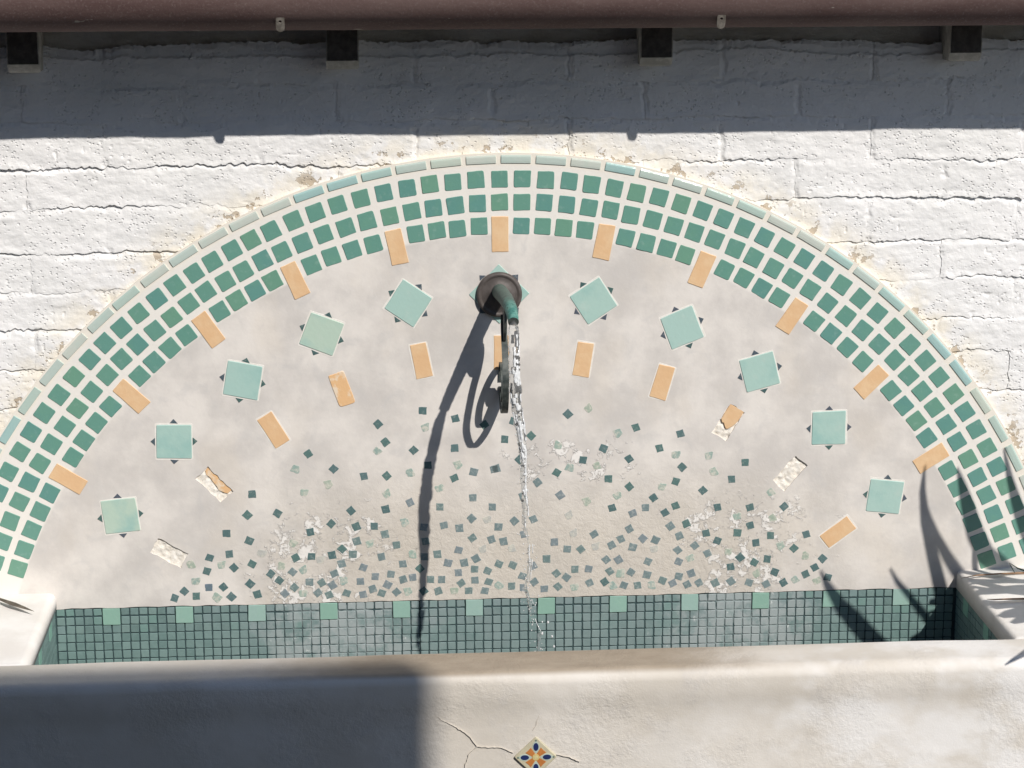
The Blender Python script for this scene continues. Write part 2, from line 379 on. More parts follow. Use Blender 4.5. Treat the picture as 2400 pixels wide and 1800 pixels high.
# painted block wall
def m_wall():
    M = Mat('white_wall_paint', 0.75, 0.25)
    big = M.noise(3.0, 4, 0.6)
    c = M.mix(M.step(big, 0.35, 0.7), (0.80, 0.79, 0.775), (0.86, 0.845, 0.835))
    fine = M.noise(60, 4, 0.6)
    c = M.mix(M.math('MULTIPLY', M.step(fine, 0.6, 0.75), 0.18), c, (0.66, 0.62, 0.56))
    r = M.radial()
    near = M.step(r, 1.72, 1.615)
    n2 = M.noise(16, 4, 0.6)
    cream = M.math('MULTIPLY', near, M.step(n2, 0.33, 0.6))
    c = M.mix(M.math('MULTIPLY', cream, 0.6), c, (0.82, 0.74, 0.585))
    near2 = M.step(r, 1.685, 1.62)
    peel = M.math('MULTIPLY', M.step(M.math('ADD', M.noise(24, 5, 0.65), M.math('MULTIPLY', near2, 0.11)), 0.685, 0.700), near2)
    c = M.mix(peel, c, (0.52, 0.44, 0.34))
    M.color(c)
    pits = M.voro(88, 1.0, (1.0, 1.0, 1.25))
    keep = M.step(M.noise(19, 3, 0.6), 0.44, 0.62)
    pit = M.math('MULTIPLY', M.step(pits, 0.34, 0.16), keep)
    M.bump(M.math('SUBTRACT', 1.0, pit), 0.0030, 0.75)
    M.bump(M.noise(20, 5, 0.6, stretch=(1, 1, 1.9)), 0.005, 0.5)
    M.bump(M.noise(120, 3, 0.6), 0.0015, 0.6)
    M.bump(M.math('SUBTRACT', 1.0, peel), 0.002, 0.8)
    return M.m
WALL = m_wall()

def m_frieze():
    M = Mat('dusty_wall_paint', 0.85, 0.2)
    c = M.mix(M.step(M.noise(6, 5, 0.65, stretch=(1, 1, 3)), 0.35, 0.7), (0.55, 0.52, 0.46), (0.72, 0.70, 0.66))
    M.color(c); M.bump(M.noise(30, 5, 0.7, stretch=(1, 1, 2.5)), 0.006, 0.8)
    return M.m
FRIEZE = m_frieze()

def m_panel():
    M = Mat('troweled_plaster', 0.7, 0.25)
    c = M.mix(M.step(M.noise(5.5, 5, 0.62), 0.35, 0.66), (0.595, 0.56, 0.525), (0.76, 0.715, 0.665))
    c = M.mix(M.math('MULTIPLY', M.step(M.noise(14, 4, 0.6, dist=0.6), 0.52, 0.72), 0.45), c, (0.555, 0.535, 0.515))
    c = M.mix(M.math('MULTIPLY', M.step(M.noise(4.3, 3, 0.5, stretch=(1.3, 1, 0.9)), 0.5, 0.7), 0.3), c, (0.70, 0.62, 0.52))
    # tile joints of the ring are whiter
    r = M.radial()
    c = M.mix(M.step(r, 1.388, 1.398), c, (0.79, 0.755, 0.70))
    c = M.mix(M.math('MULTIPLY', M.step(r, 1.572, 1.582), 0.7), c, (0.80, 0.74, 0.64))
    # beige lime film where the jet splashes, white scale round its rim
    ax = M.math('ABSOLUTE', M.math('SUBTRACT', M.x, 0.06))
    low = M.step(M.z, Z0 - 0.16, Z0 - 0.46)
    wx = M.math('ADD', ax, M.math('MULTIPLY', M.math('SUBTRACT', M.noise(7, 3, 0.6), 0.5), 0.55))
    film = M.math('MULTIPLY', low, M.step(wx, 0.95, 0.45))
    c = M.mix(M.math('MULTIPLY', film, 0.6), c, M.mix(M.noise(12, 4, 0.65), (0.52, 0.465, 0.385), (0.66, 0.60, 0.51)))
    ringm = M.math('MULTIPLY', M.step(wx, 0.28, 0.48), M.step(wx, 0.95, 0.62))
    ringm = M.math('MULTIPLY', ringm, M.step(M.z, Z0 - 0.22, Z0 - 0.40))
    top = M.math('MULTIPLY', M.step(M.math('ABSOLUTE', M.math('SUBTRACT', M.z, Z0 - 0.22)), 0.13, 0.02), M.step(M.math('ABSOLUTE', M.math('SUBTRACT', M.x, 0.16)), 0.3, 0.1))
    ringm = M.math('MAXIMUM', ringm, top)
    fl = M.math('ADD', M.math('MULTIPLY', M.noise(15, 5, 0.6), 0.5), M.math('MULTIPLY', M.noise(48, 6, 0.72, dist=0.6), 0.5))
    flake = M.math('MULTIPLY', M.step(M.math('ADD', fl, M.math('MULTIPLY', ringm, 0.13)), 0.645, 0.675), ringm)
    c = M.mix(M.math('MULTIPLY', flake, 0.85), c, (0.86, 0.83, 0.79))
    M.color(c)
    M.bump(flake, 0.002, 0.8)
    M.bump(M.noise(9, 4, 0.55), 0.006, 0.4)
    rg = M.math('MULTIPLY', M.noise(55, 6, 0.75, dist=0.5), M.math('ADD', M.math('MULTIPLY', film, 1.0), 0.12))
    M.bump(rg, 0.004, 0.7)
    return M.m
PANEL = m_panel()

def m_tile(name, rough=0.28, var=0.22, spots=(0.30, 0.44, 0.24), spec=0.5, scale=22):
    M = Mat(name, rough, spec)
    base = M.oi.outputs['Color']
    n = M.noise(scale, 4, 0.6)
    c = M.mix(M.math('MULTIPLY', M.step(n, 0.45, 0.72), var * 2), base, spots)
    c = M.mix(M.math('MULTIPLY', M.step(M.noise(scale * 2.3, 3, 0.6), 0.55, 0.75), var), c, (0.55, 0.62, 0.56))
    M.color(c)
    M.bump(M.noise(90, 2, 0.5), 0.0008, 0.5)
    return M.m
GREEN = m_tile('green_glaze', 0.3, 0.14, (0.165, 0.345, 0.235), 0.45)
TRIM = m_tile('pale_trim_glaze', 0.12, 0.15, (0.42, 0.58, 0.52), 0.6)
SQUARE = m_tile('celadon_glaze', 0.32, 0.40, (0.30, 0.50, 0.46), 0.4, 10)
ACCENT_M = m_tile('jade_glaze', 0.3, 0.12, (0.30, 0.52, 0.40), 0.45)
def m_orange():
    M = Mat('peach_glaze', 0.38, 0.35)
    c = M.mix(M.step(M.noise(20, 4, 0.6), 0.4, 0.7), (0.735, 0.48, 0.27), (0.77, 0.54, 0.325))
    M.color(c); M.bump(M.noise(90, 3, 0.5), 0.001, 0.6); return M.m
ORANGE_M = m_orange()
def m_worn():
    M = Mat('worn_peach_glaze', 0.55, 0.25)
    c = M.mix(M.step(M.noise(28, 5, 0.65), 0.48, 0.6), (0.76, 0.48, 0.25), (0.79, 0.65, 0.49))
    M.color(c); M.bump(M.noise(90, 3, 0.5), 0.001, 0.6); return M.m
WORN_M = m_worn()
def m_chip(name, lime, rough):
    M = Mat(name, rough, 0.4)
    base = M.oi.outputs['Color']
    n = M.noise(110, 4, 0.65)
    c = M.mix(M.math('MULTIPLY', M.step(n, 0.5, 0.68), lime), base, (0.50, 0.52, 0.49))
    n2 = M.noise(45, 3, 0.6)
    c = M.mix(M.math('MULTIPLY', M.step(n2, 0.4, 0.7), 0.3), c, (0.085, 0.15, 0.145))
    M.color(c); M.bump(n, 0.001, 0.6); return M.m
CHIP_D = m_chip('dark_glass_mosaic', 0.25, 0.22)
CHIP_M = m_chip('limed_glass_mosaic', 0.55, 0.5)
def m_pale_chip():
    M = Mat('scaled_over_mosaic', 0.7, 0.25)
    base = M.oi.outputs['Color']
    c = M.mix(M.step(M.noise(70, 5, 0.7), 0.42, 0.64), base, (0.60, 0.585, 0.51))
    M.color(c); M.bump(M.noise(120, 4, 0.7), 0.002, 0.7); return M.m
CHIP_P = m_pale_chip()
def m_pool():
    M = Mat('pool_mosaic', 0.35, 0.4)
    base = M.oi.outputs['Color']
    n = M.noise(60, 4, 0.65)
    c = M.mix(M.math('MULTIPLY', M.step(n, 0.4, 0.7), 0.3), base, (0.24, 0.35, 0.33))
    wide = M.math('MULTIPLY', M.step(M.math('ABSOLUTE', M.math('SUBTRACT', M.x, 0.05)), 1.05, 0.55), M.step(M.noise(8, 4, 0.6), 0.25, 0.6))
    c = M.mix(M.math('MULTIPLY', wide, 0.5), c, (0.27, 0.325, 0.33))
    a = M.math('ABSOLUTE', M.math('SUBTRACT', M.x, -0.47)); b = M.math('ABSOLUTE', M.math('SUBTRACT', M.x, 0.64))
    msk = M.math('MAXIMUM', M.step(a, 0.36, 0.08), M.step(b, 0.36, 0.08))
    n2 = M.noise(13, 5, 0.65)
    sc_ = M.math('MULTIPLY', M.step(M.math('ADD', n2, M.math('MULTIPLY', msk, 0.22)), 0.58, 0.75), msk)
    c = M.mix(M.math('MULTIPLY', sc_, 0.75), c, (0.40, 0.44, 0.44))
    c = M.mix(M.math('MULTIPLY', M.step(M.noise(38, 4, 0.7), 0.62, 0.7), msk), c, (0.62, 0.66, 0.64))
    M.color(c); M.bump(n, 0.001, 0.5); return M.m
POOL = m_pool()
def m_grout():
    M = Mat('dark_pool_grout', 0.7, 0.25)
    a = M.math('ABSOLUTE', M.math('SUBTRACT', M.x, -0.47)); b = M.math('ABSOLUTE', M.math('SUBTRACT', M.x, 0.64))
    msk = M.math('MAXIMUM', M.step(a, 0.30, 0.05), M.step(b, 0.30, 0.05))
    s_ = M.math('MULTIPLY', M.step(M.math('ADD', M.noise(14, 5, 0.65), M.math('MULTIPLY', msk, 0.15)), 0.52, 0.7), msk)
    M.color(M.mix(s_, M.mix(M.noise(25, 3, 0.6), (0.028, 0.055, 0.06), (0.065, 0.105, 0.107)), (0.25, 0.30, 0.30)))
    return M.m
GROUT = m_grout()
def m_mortar():
    M = Mat('rough_white_mortar', 0.9, 0.15)
    M.color(M.mix(M.step(M.noise(60, 5, 0.7), 0.4, 0.65), (0.80, 0.74, 0.65), (0.90, 0.86, 0.79)))
    M.bump(M.noise(60, 6, 0.7, dist=0.7), 0.0035, 0.9); return M.m
MORTAR = m_mortar()
def m_basin():
    M = Mat('basin_plaster', 0.72, 0.25)
    c = M.mix(M.step(M.noise(4, 5, 0.6), 0.35, 0.68), (0.62, 0.57, 0.50), (0.71, 0.665, 0.605))
    c = M.mix(M.math('MULTIPLY', M.step(M.noise(3.1, 4, 0.6, stretch=(1, 1, 1.4)), 0.45, 0.62), M.step(M.x, -0.1, 1.0)), c, (0.80, 0.775, 0.745))
    c = M.mix(M.math('MULTIPLY', M.step(M.noise(9, 5, 0.65), 0.55, 0.75), 0.45), c, (0.56, 0.53, 0.50))
    # grime along the top of the front rim
    spn = M.t.nodes.new('ShaderNodeSeparateXYZ'); M.t.links.new(M.nor, spn.inputs[0])
    up = M.step(spn.outputs[2], 0.55, 0.95)
    fr = M.step(M.math('ADD', M.y, M.math('MULTIPLY', M.math('SUBTRACT', M.noise(10, 4, 0.6), 0.5), 0.03)), -0.535, -0.560)
    xs = M.math('MULTIPLY', M.step(M.math('ADD', M.x, M.math('MULTIPLY', M.math('SUBTRACT', M.noise(6, 4, 0.6), 0.5), 0.5)), 0.70, 0.30), M.step(M.math('ADD', M.x, M.math('MULTIPLY', M.math('SUBTRACT', M.noise(5, 4, 0.6), 0.5), 0.5)), -0.85, -0.30))
    g = M.math('MULTIPLY', M.math('MULTIPLY', up, fr), M.math('ADD', M.math('MULTIPLY', xs, 0.9), 0.08))
    c = M.mix(g, c, M.mix(M.noise(20, 5, 0.7, stretch=(0.5, 1, 1)), (0.26, 0.205, 0.15), (0.44, 0.37, 0.285)))
    M.color(c)
    M.bump(M.noise(5, 3, 0.5), 0.012, 0.35)
    rg = M.math('MULTIPLY', M.noise(70, 5, 0.7), M.step(M.noise(4.5, 3, 0.55), 0.38, 0.62))
    M.bump(rg, 0.004, 0.7)
    M.bump(M.noise(220, 3, 0.6), 0.0008, 0.5)
    return M.m
BASIN = m_basin()
def m_coping():
    M = Mat('white_coping_plaster', 0.7, 0.25)
    c = M.mix(M.step(M.noise(6, 4, 0.6), 0.35, 0.7), (0.74, 0.70, 0.65), (0.84, 0.81, 0.77))
    M.color(c); M.bump(M.noise(8, 4, 0.55), 0.008, 0.3); M.bump(M.noise(120, 4, 0.6), 0.001, 0.5); return M.m
COPING = m_coping()
def m_simple(name, a, b, scale=20, rough=0.6, spec=0.3, bump=0.0, metal=0.0, stretch=None):
    M = Mat(name, rough, spec)
    n = M.noise(scale, 5, 0.65, stretch=stretch)
    M.color(M.mix(M.step(n, 0.38, 0.66), a, b))
    M.b.inputs['Metallic'].default_value = metal
    if bump: M.bump(n, bump, 0.7)
    return M.m
CRACK_M = m_simple('hairline_crack', (0.50, 0.455, 0.395), (0.60, 0.555, 0.495), 90, 0.9)
def m_pipe():
    M = Mat('faded_brown_paint', 0.75, 0.2)
    n = M.noise(5, 5, 0.6, stretch=(0.5, 1, 2))
    c = M.mix(M.step(n, 0.35, 0.7), (0.112, 0.068, 0.063), (0.165, 0.112, 0.102))
    c = M.mix(M.math('MULTIPLY', M.step(M.noise(160, 3, 0.7), 0.52, 0.7), 0.55), c, (0.22, 0.17, 0.155))
    c = M.mix(M.step(M.noise(40, 2, 0.5, stretch=(0.6, 1, 2)), 0.74, 0.77), c, (0.34, 0.30, 0.26))
    M.color(c); M.bump(M.noise(90, 4, 0.7), 0.0015, 0.6); return M.m
PIPE = m_pipe()
STRAP = m_simple('chalky_strap_paint', (0.14, 0.125, 0.105), (0.25, 0.225, 0.195), 60, 0.75, 0.2, 0.001)
DARKWOOD = m_simple('dark_shaded_wood', (0.065, 0.059, 0.054), (0.11, 0.10, 0.09), 40, 0.85, 0.15, 0.002)  # dark wood brown; the pipe's shade on the tail ends is in this colour
TAILPAINT = m_simple('weathered_white_paint', (0.42, 0.395, 0.345), (0.60, 0.57, 0.51), 40, 0.8, 0.2, 0.002)
BRONZE = m_simple('dull_bronze', (0.085, 0.072, 0.066), (0.125, 0.108, 0.10), 30, 0.55, 0.4, 0.0005, 0.15)
IRON = m_simple('black_bracket_iron', (0.035, 0.045, 0.043), (0.10, 0.11, 0.10), 45, 0.5, 0.4, 0.001)
def m_patina():
    M = Mat('verdigris_copper', 0.6, 0.3)
    n = M.noise(55, 5, 0.65)
    c = M.mix(M.step(n, 0.38, 0.62), (0.055, 0.19, 0.165), (0.14, 0.32, 0.27))
    c = M.mix(M.step(M.noise(80, 4, 0.6), 0.60, 0.64), c, (0.012, 0.03, 0.03))
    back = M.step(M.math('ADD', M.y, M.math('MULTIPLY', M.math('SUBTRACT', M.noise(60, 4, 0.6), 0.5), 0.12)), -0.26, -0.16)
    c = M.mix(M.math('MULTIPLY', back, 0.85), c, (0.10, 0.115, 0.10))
    M.color(c); M.bump(n, 0.0012, 0.7); return M.m
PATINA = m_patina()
BORE = m_simple('dark_pipe_bore', (0.004, 0.006, 0.006), (0.01, 0.012, 0.012), 40, 0.5, 0.3)
def m_water(name, trans, ior, rough, bscale, bdist):
    M = Mat(name, rough, 0.5)
    M.b.inputs['Transmission Weight'].default_value = trans
    M.b.inputs['IOR'].default_value = ior
    M.color((0.97, 0.98, 0.98)); M.bump(M.noise(bscale, 3, 0.6, stretch=(1, 1, 0.3)), bdist, 1.0)
    return M.m
POOLWATER = m_water('still_water', 1.0, 1.333, 0.01, 30, 0.003)
WATER = m_water('clear_water', 0.90, 1.10, 0.05, 140, 0.003)
FOAM_GLINT = m_water('bubbly_glint_water', 0.30, 1.33, 0.08, 260, 0.004)  # bubbly water; its white also holds the sun's sparkle as colour
LEAF = m_simple('grey_green_leaf', (0.055, 0.105, 0.06), (0.10, 0.165, 0.105), 25, 0.5, 0.35, 0.001)
DRY = m_simple('dry_brown_leaf', (0.20, 0.12, 0.07), (0.34, 0.215, 0.135), 40, 0.75, 0.2, 0.001)
TWIG = m_simple('withered_leaf', (0.10, 0.085, 0.065), (0.16, 0.135, 0.105), 40, 0.8, 0.2, 0.001)
TRUNK = m_simple('shaggy_trunk', (0.12, 0.085, 0.06), (0.24, 0.185, 0.135), 18, 0.9, 0.1, 0.01, 0, (1, 1, 0.3))
GROUND = m_simple('grey_slate_patio', (0.105, 0.105, 0.105), (0.15, 0.15, 0.15), 2.5, 0.85, 0.2, 0.002)
FACADE = m_simple('taupe_stucco', (0.22, 0.21, 0.20), (0.28, 0.27, 0.255), 3, 0.9, 0.15, 0.003)
WOODM = m_simple('brown_window_frame', (0.07, 0.045, 0.03), (0.11, 0.075, 0.05), 12, 0.6)
GLASS = m_simple('dark_window_glass', (0.02, 0.025, 0.03), (0.03, 0.035, 0.04), 2, 0.05, 0.6)

# ------------------------------------------------------------------ setting: ground
mb = MB(); mb.box(-400, 400, -400, 400, -0.3, 0.0)
g = struct(link('patio', mb.mesh('patio'), GROUND))

# building behind the viewer whose corner shades the left of the basin
bld = thing('stucco_building', 'taupe flat roofed stucco building across the patio behind the viewer', 'building', (0, -6.3, 0))
BX, BZ = 2.90, Z0 - 0.506 + 5.66
mb = MB(); mb.box(-12, BX, -8, 0, 0, BZ - 0.25)
link('wall', mb.mesh('facade'), FACADE, bld)
mb = MB(); mb.box(-12, BX, -8, 0.0, BZ - 0.249, BZ)
link('parapet', mb.mesh('parapet'), FACADE, bld)
for x in (-7.5, -4.5, 1.2):
    for z in (1.0, 4.0):
        mb = MB(); mb.box(x - 0.6, x + 0.6, 0.002, 0.04, z, z + 1.4)
        fr = link('window', mb.mesh('window_frame'), WOODM, bld)
        mb = MB(); mb.box(x - 0.52, x + 0.52, 0.045, 0.05, z + 0.08, z + 1.32)
        link('pane', mb.mesh('pane'), GLASS, fr)

# ------------------------------------------------------------------ block wall
wall = thing('block_wall', 'white painted slump block wall with ragged joints rising behind the tiled arch', 'wall', (0, 0, Z0))
zc = [0.909, 0.811, 0.714, 0.5985, 0.493, 0.3785, 0.2725, 0.1675, 0.0645, -0.045]
while zc[-1] > -1.30: zc.append(zc[-1] - 0.106)
zc[-1] = -1.409
JA0, JB0, PJ = -1.061, -0.859, 0.4045
def zb(i, x):
    if i == len(zc) - 1: return zc[i] + 0 * x
    o = i * 7.3
    jag = np.abs(vnoise(x * 22, x * 0 + o, 5)) - 0.45 + 0.75 * (np.abs(vnoise(x * 57, x * 0 + o, 6)) - 0.45)
    a = 1.15 if i == 0 else 1.0
    if i == 0: jag = jag * 0.45
    return zc[i] + a * (0.0060 * vnoise(x * 5.5, x * 0 + o, 3) + 0.0050 * vnoise(x * 15, x * 0 + o, 4) + 0.0072 * jag + 0.0022 * vnoise(x * 150, x * 0 + o, 7))
def brick(i, xa, xb, hi):
    nu, nv = (190, 46) if hi else (14, 5)
    u = np.linspace(0, 1, nu); v = np.linspace(0, 1, nv)
    U, V = np.meshgrid(u, v)
    wob = lambda xj, Vv: xj + 0.004 * vnoise(Vv * 5, Vv * 0 + xj * 13, 11) + 0.002 * vnoise(Vv * 17, Vv * 0 + xj * 7, 12)
    X = wob(xa, V) * (1 - U) + wob(xb, V) * U
    zl, zh = zb(i + 1, X), zb(i, X)
    Z = zl * (1 - V) + zh * V
    seed = i * 101
    h = 0.0105 + 0.0038 * fnoise(X * 4.5, Z * 9, 20, 2) + 0.0019 * fnoise(X * 13, Z * 28, 21, 3) + 0.0011 * fnoise(X * 55, Z * 80, 22, 3)
    h += 0.0030 * vnoise(X * 0 + xa * 3.7, X * 0 + i * 2.9, 23)
    # the top of each block sinks back under the ragged lip of the one above; depth varies along the joint
    c = sstep(-0.55, 0.35, fnoise(X * 8, X * 0 + i * 4.4, 24, 3))
    h -= (0.0012 + 0.0048 * c) * sstep(0.84 + 0.1 * vnoise(X * 20, X * 0 + i, 25), 1.0, V)
    if i == 0:                                             # smeared mortar cap along the top of the first course
        cap = 0.72 + 0.10 * vnoise(X * 6, X * 0, 31) + 0.05 * (np.abs(vnoise(X * 24, X * 0, 32)) - 0.4)
        h -= 0.006 * sstep(cap - 0.012, cap + 0.012, V)
    lip = sstep(-0.2, 0.5, vnoise(X * 9, X * 0 + i * 6.1, 26))
    h += 0.0020 * lip * sstep(0.16, 0.02, V)
    # upright joints: shallow filled dents, some open
    for xj, E, sd in ((xa, U, 1), (xb, 1 - U, 2)):
        k = 0.15 + 0.85 * sstep(0.0, 0.7, vnoise(V * 3.1, V * 0 + xj * 5.3 + i, 27))
        h -= 0.0040 * k * sstep(0.030, 0.004, E + 0.008 * vnoise(V * 9, V * 0 + xj * 3, 28))
    # small popped holes
    p = sstep(0.72, 0.92, vnoise(X * 70, Z * 80, 29)) * sstep(0.0, 0.5, vnoise(X * 8, Z * 10, 30))
    h -= 0.0030 * p
    Y = 0.023 - h
    vs = np.stack([X, Y, Z], -1).reshape(-1, 3).tolist()
    idx = np.arange(nu * nv).reshape(nv, nu)
    q = np.stack([idx[:-1, :-1], idx[:-1, 1:], idx[1:, 1:], idx[1:, :-1]], -1).reshape(-1, 4).tolist()
    ring = list(idx[0, :]) + list(idx[1:, -1]) + list(idx[-1, -2::-1]) + list(idx[-2:0:-1, 0])
    n0 = len(vs); m_ = len(ring)
    for r_ in ring: vs.append(list(vs[r_]))                 # hard edge
    for r_ in ring: a = vs[r_]; vs.append([a[0], 0.034, a[2]])
    nf = len(q)
    for k in range(m_):
        k2 = (k + 1) % m_
        q.append((n0 + k2, n0 + k, n0 + m_ + k, n0 + m_ + k2))
    me = bpy.data.meshes.new('brick'); me.from_pydata(vs, [], q); me.update()
    me.polygons.foreach_set('use_smooth', [True] * nf + [False] * (len(q) - nf))
    return me
for i in range(len(zc) - 1):
    x0 = JA0 if i % 2 == 0 else JB0
    if i == 0: x0 = JA0
    for k in range(-6, 11):
        xa = x0 + PJ * k; xb = xa + PJ
        xa = max(xa, -2.62); xb = min(xb, 2.72)
        if xb - xa < 0.05: continue
        zt, zl = zc[i], zc[i + 1]
        far = max(math.hypot(x - CX, z - CZ) for x in (xa, xb) for z in (zt, zl))
        if far < 1.585 and zl > CZ: continue               # wholly behind the tiled arch
        if -1.2 < xa and xb < 1.2 and zt < -0.6: continue   # behind the basin
        hi = xb > -1.45 and xa < 1.5 and zt > -0.57
        link('brick', brick(i, xa, xb, hi), WALL, wall)
mb = MB(); mb.box(-2.6, 2.7, 0.030, 0.25, -1.41, 0.86)
link('mortar_bed', mb.mesh('mortar_bed'), WALL, wall)
# set back strip above the top course, behind the pipe
nx = 300
vs = []; fs = []
for j, z in enumerate((0.86, 0.93, 0.98, 1.155)):
    for a in range(nx):
        x = -2.6 + 5.3 * a / (nx - 1)
        vs.append((x, 0.048 + 0.006 * float(fnoise(x * 8, z * 20, 40, 3)), z))
for j in range(3):
    for a in range(nx - 1):
        fs.append((j * nx + a, j * nx + a + 1, (j + 1) * nx + a + 1, (j + 1) * nx + a))
link('top_strip', mesh('top_strip', vs, fs, True), FRIEZE, wall)
mb = MB(); mb.box(-2.6, 2.7, -0.235, 0.30, 1.157, 1.20); link('sun_block_board', mb.mesh('sun_block_board'), DARKWOOD, wall)  # added board out of view, keeps sun off the strip behind the pipe
mb = MB(); mb.box(-2.6, 2.7, 0.062, 0.25, 0.931, 1.155)
link('wall_core', mb.mesh('wall_core'), FRIEZE, wall)

# ------------------------------------------------------------------ tiled arch
arch = thing('mosaic_arch', 'half round plaster panel framed by three rows of green tiles with mosaic chips splashing up', 'mosaic panel', (0, 0, Z0))
RO = 1.6095; ZB = -0.607
# plaster plate with the sockets of the lost peach tiles cut out
a1 = math.acos((ZB - CZ) / RO)
outer = [(CX + RO * math.sin(a), CZ + RO * math.cos(a)) for a in np.linspace(-a1, a1, 181)]
bot = []
for x in np.linspace(outer[-1][0], outer[0][0], 200)[1:-1]:
    bot.append((x, ZB + 0.0016 * float(vnoise(x * 30, 0.0, 50))))
outer = outer + bot
def place(pts, x, z, deg):
    c, s_ = math.cos(math.radians(deg)), math.sin(math.radians(deg))
    return [(x + a * c - b * s_, z + a * s_ + b * c) for a, b in pts]
def ragged_rect(w_, h_, seed, amp=0.0022):
    r = random.Random(seed); pts = []
    cs = [(-w_ / 2, -h_ / 2), (w_ / 2, -h_ / 2), (w_ / 2, h_ / 2), (-w_ / 2, h_ / 2)]
    for i in range(4):
        a, b = cs[i], cs[(i + 1) % 4]; n = 8 if abs(a[0] - b[0]) < 1e-6 else 5
        for k in range(n):
            t = k / n
            pts.append((a[0] * (1 - t) + b[0] * t + r.uniform(-amp, amp), a[1] * (1 - t) + b[1] * t + r.uniform(-amp, amp)))
    return pts
holes = []
for j, (x, z, deg, kind) in enumerate(ORANGE):
    if kind in ('gone', 'half', 'side'):
        holes.append((place(ragged_rect(0.046, 0.094, 60 + j), x, z, -deg), x, z, deg, kind))
verts2 = [Vector(p) for p in outer]; edges = [(i, (i + 1) % len(outer)) for i in range(len(outer))]
for h, *_ in holes:
    n = len(verts2); verts2 += [Vector(p) for p in h]; edges += [(n + i, n + (i + 1) % len(h)) for i in range(len(h))]
r_ = random.Random(5)
for k in range(1500):
    x = r_.uniform(-1.5, 1.5); z = r_.uniform(ZB + 0.01, 0.6)
    if math.hypot(x - CX, z - CZ) > 1.59: continue
    if any(math.hypot(x - hx, z - hz) < 0.06 for _, hx, hz, _, _ in holes): continue
    verts2.append(Vector((x, z)))
vo, eo, fo, *_ = geometry.delaunay_2d_cdt(verts2, edges, [], 0, 1e-6)
def inside(p, poly):
    c = False; j = len(poly) - 1
    for i in range(len(poly)):
        if (poly[i][1] > p[1]) != (poly[j][1] > p[1]) and p[0] < (poly[j][0] - poly[i][0]) * (p[1] - poly[i][1]) / (poly[j][1] - poly[i][1]) + poly[i][0]: c = not c
        j = i
    return c
faces = []
for f in fo:
    c = (sum(vo[i][0] for i in f) / len(f), sum(vo[i][1] for i in f) / len(f))
    if not inside(c, outer) or any(inside(c, h) for h, *_ in holes): continue
    faces.append(tuple(f))
vs = [(p[0], 0.0, p[1]) for p in vo]
for loop in [outer] + [h for h, *_ in holes]:
    n = len(vs); k = len(loop)
    vs += [(p[0], 0.0, p[1]) for p in loop] + [(p[0], 0.03, p[1]) for p in loop]
    faces += [(n + i, n + (i + 1) % k, n + k + (i + 1) % k, n + k + i) for i in range(k)]
me = mesh('plaster_panel', vs, faces)
link('plaster_panel', me, PANEL, arch)
import bmesh
bm = bmesh.new(); bm.from_mesh(me); bmesh.ops.recalc_face_normals(bm, faces=bm.faces[:])
fc = max(bm.faces, key=lambda q: q.calc_area())
if fc.normal.y > 0: bmesh.ops.reverse_faces(bm, faces=bm.faces[:])
bm.to_mesh(me); bm.free()
for j, (h, x, z, deg, kind) in enumerate(holes):
    nu, nv = 22, 40; vs = []; fs = []
    for b in range(nv):
        for a in range(nu):
            lx = -0.027 + 0.054 * a / (nu - 1); lz = -0.052 + 0.104 * b / (nv - 1)
            hh = 0.0042 + 0.0032 * float(fnoise(lx * 90, lz * 90, 70 + j, 3))
            (px, pz), = place([(lx, lz)], x, z, -deg)
            vs.append((px, hh, pz))
    for b in range(nv - 1):
        for a in range(nu - 1):
            i0 = b * nu + a; fs.append((i0, i0 + 1, i0 + nu + 1, i0 + nu))
    link('mortar_patch', mesh('mortar_patch', vs, fs, True), MORTAR, arch, label='rough white mortar left where a peach tile has broken away')

def theta(k):
    i = k / 5 + 5
    j = min(max(int(math.floor(i)), 0), 9)
    return RAY[j] + (RAY[j + 1] - RAY[j]) * (i - j)
GROUT_PALE = m_simple('pale_tile_grout', (0.76, 0.72, 0.66), (0.82, 0.79, 0.74), 60, 0.85, 0.15)
ge = {}
def grout_edge(tile, w_, h_):
    key = (round(w_, 3), round(h_, 3), rng.randrange(3))
    if key not in ge:
        v, f = plate(tile_outline(w_ + 0.0065, h_ + 0.0065, 0.003, 0.0014, 900 + len(ge)), 0.0004, -0.004, 0.0004)
        ge[key] = mesh('grout_edge', v, f)
    link('grout_edge', ge[key], GROUT_PALE, tile)
def at_ring(th, R): return CX + R * math.sin(math.radians(th)), CZ + R * math.cos(math.radians(th))

gm = [tile_mesh('border_tile', 0.0445, 0.0450, 0.0016, -0.006, 0.0012, 0.0028, 0.0011, 100 + i) for i in range(9)]
GC = [(0.140, 0.310, 0.250), (0.134, 0.300, 0.252), (0.146, 0.315, 0.248), (0.126, 0.292, 0.256), (0.140, 0.306, 0.250), (0.154, 0.320, 0.236), (0.136, 0.306, 0.248)]
for row, R in enumerate((1.5415, 1.4795, 1.4170)):
    for k in range(-33, 34):
        if row == 2 and k % 5 == 0 and abs(k) <= 25: continue
        th = theta(k)
        x, z = at_ring(th, R + rng.uniform(-0.0015, 0.0015))
        if z < -0.536: continue
        x += rng.uniform(-0.0012, 0.0012)
        link('border_tile', gm[rng.randrange(9)], GREEN, arch, (x, 0, z), math.radians(th + rng.uniform(-1.6, 1.6)) + rng.choice((0, math.pi)), GC[rng.randrange(7)])
        COL.objects[-1].rotation_euler.x = rng.uniform(-0.022, 0.022); COL.objects[-1].rotation_euler.z = rng.uniform(-0.022, 0.022)
tm = []
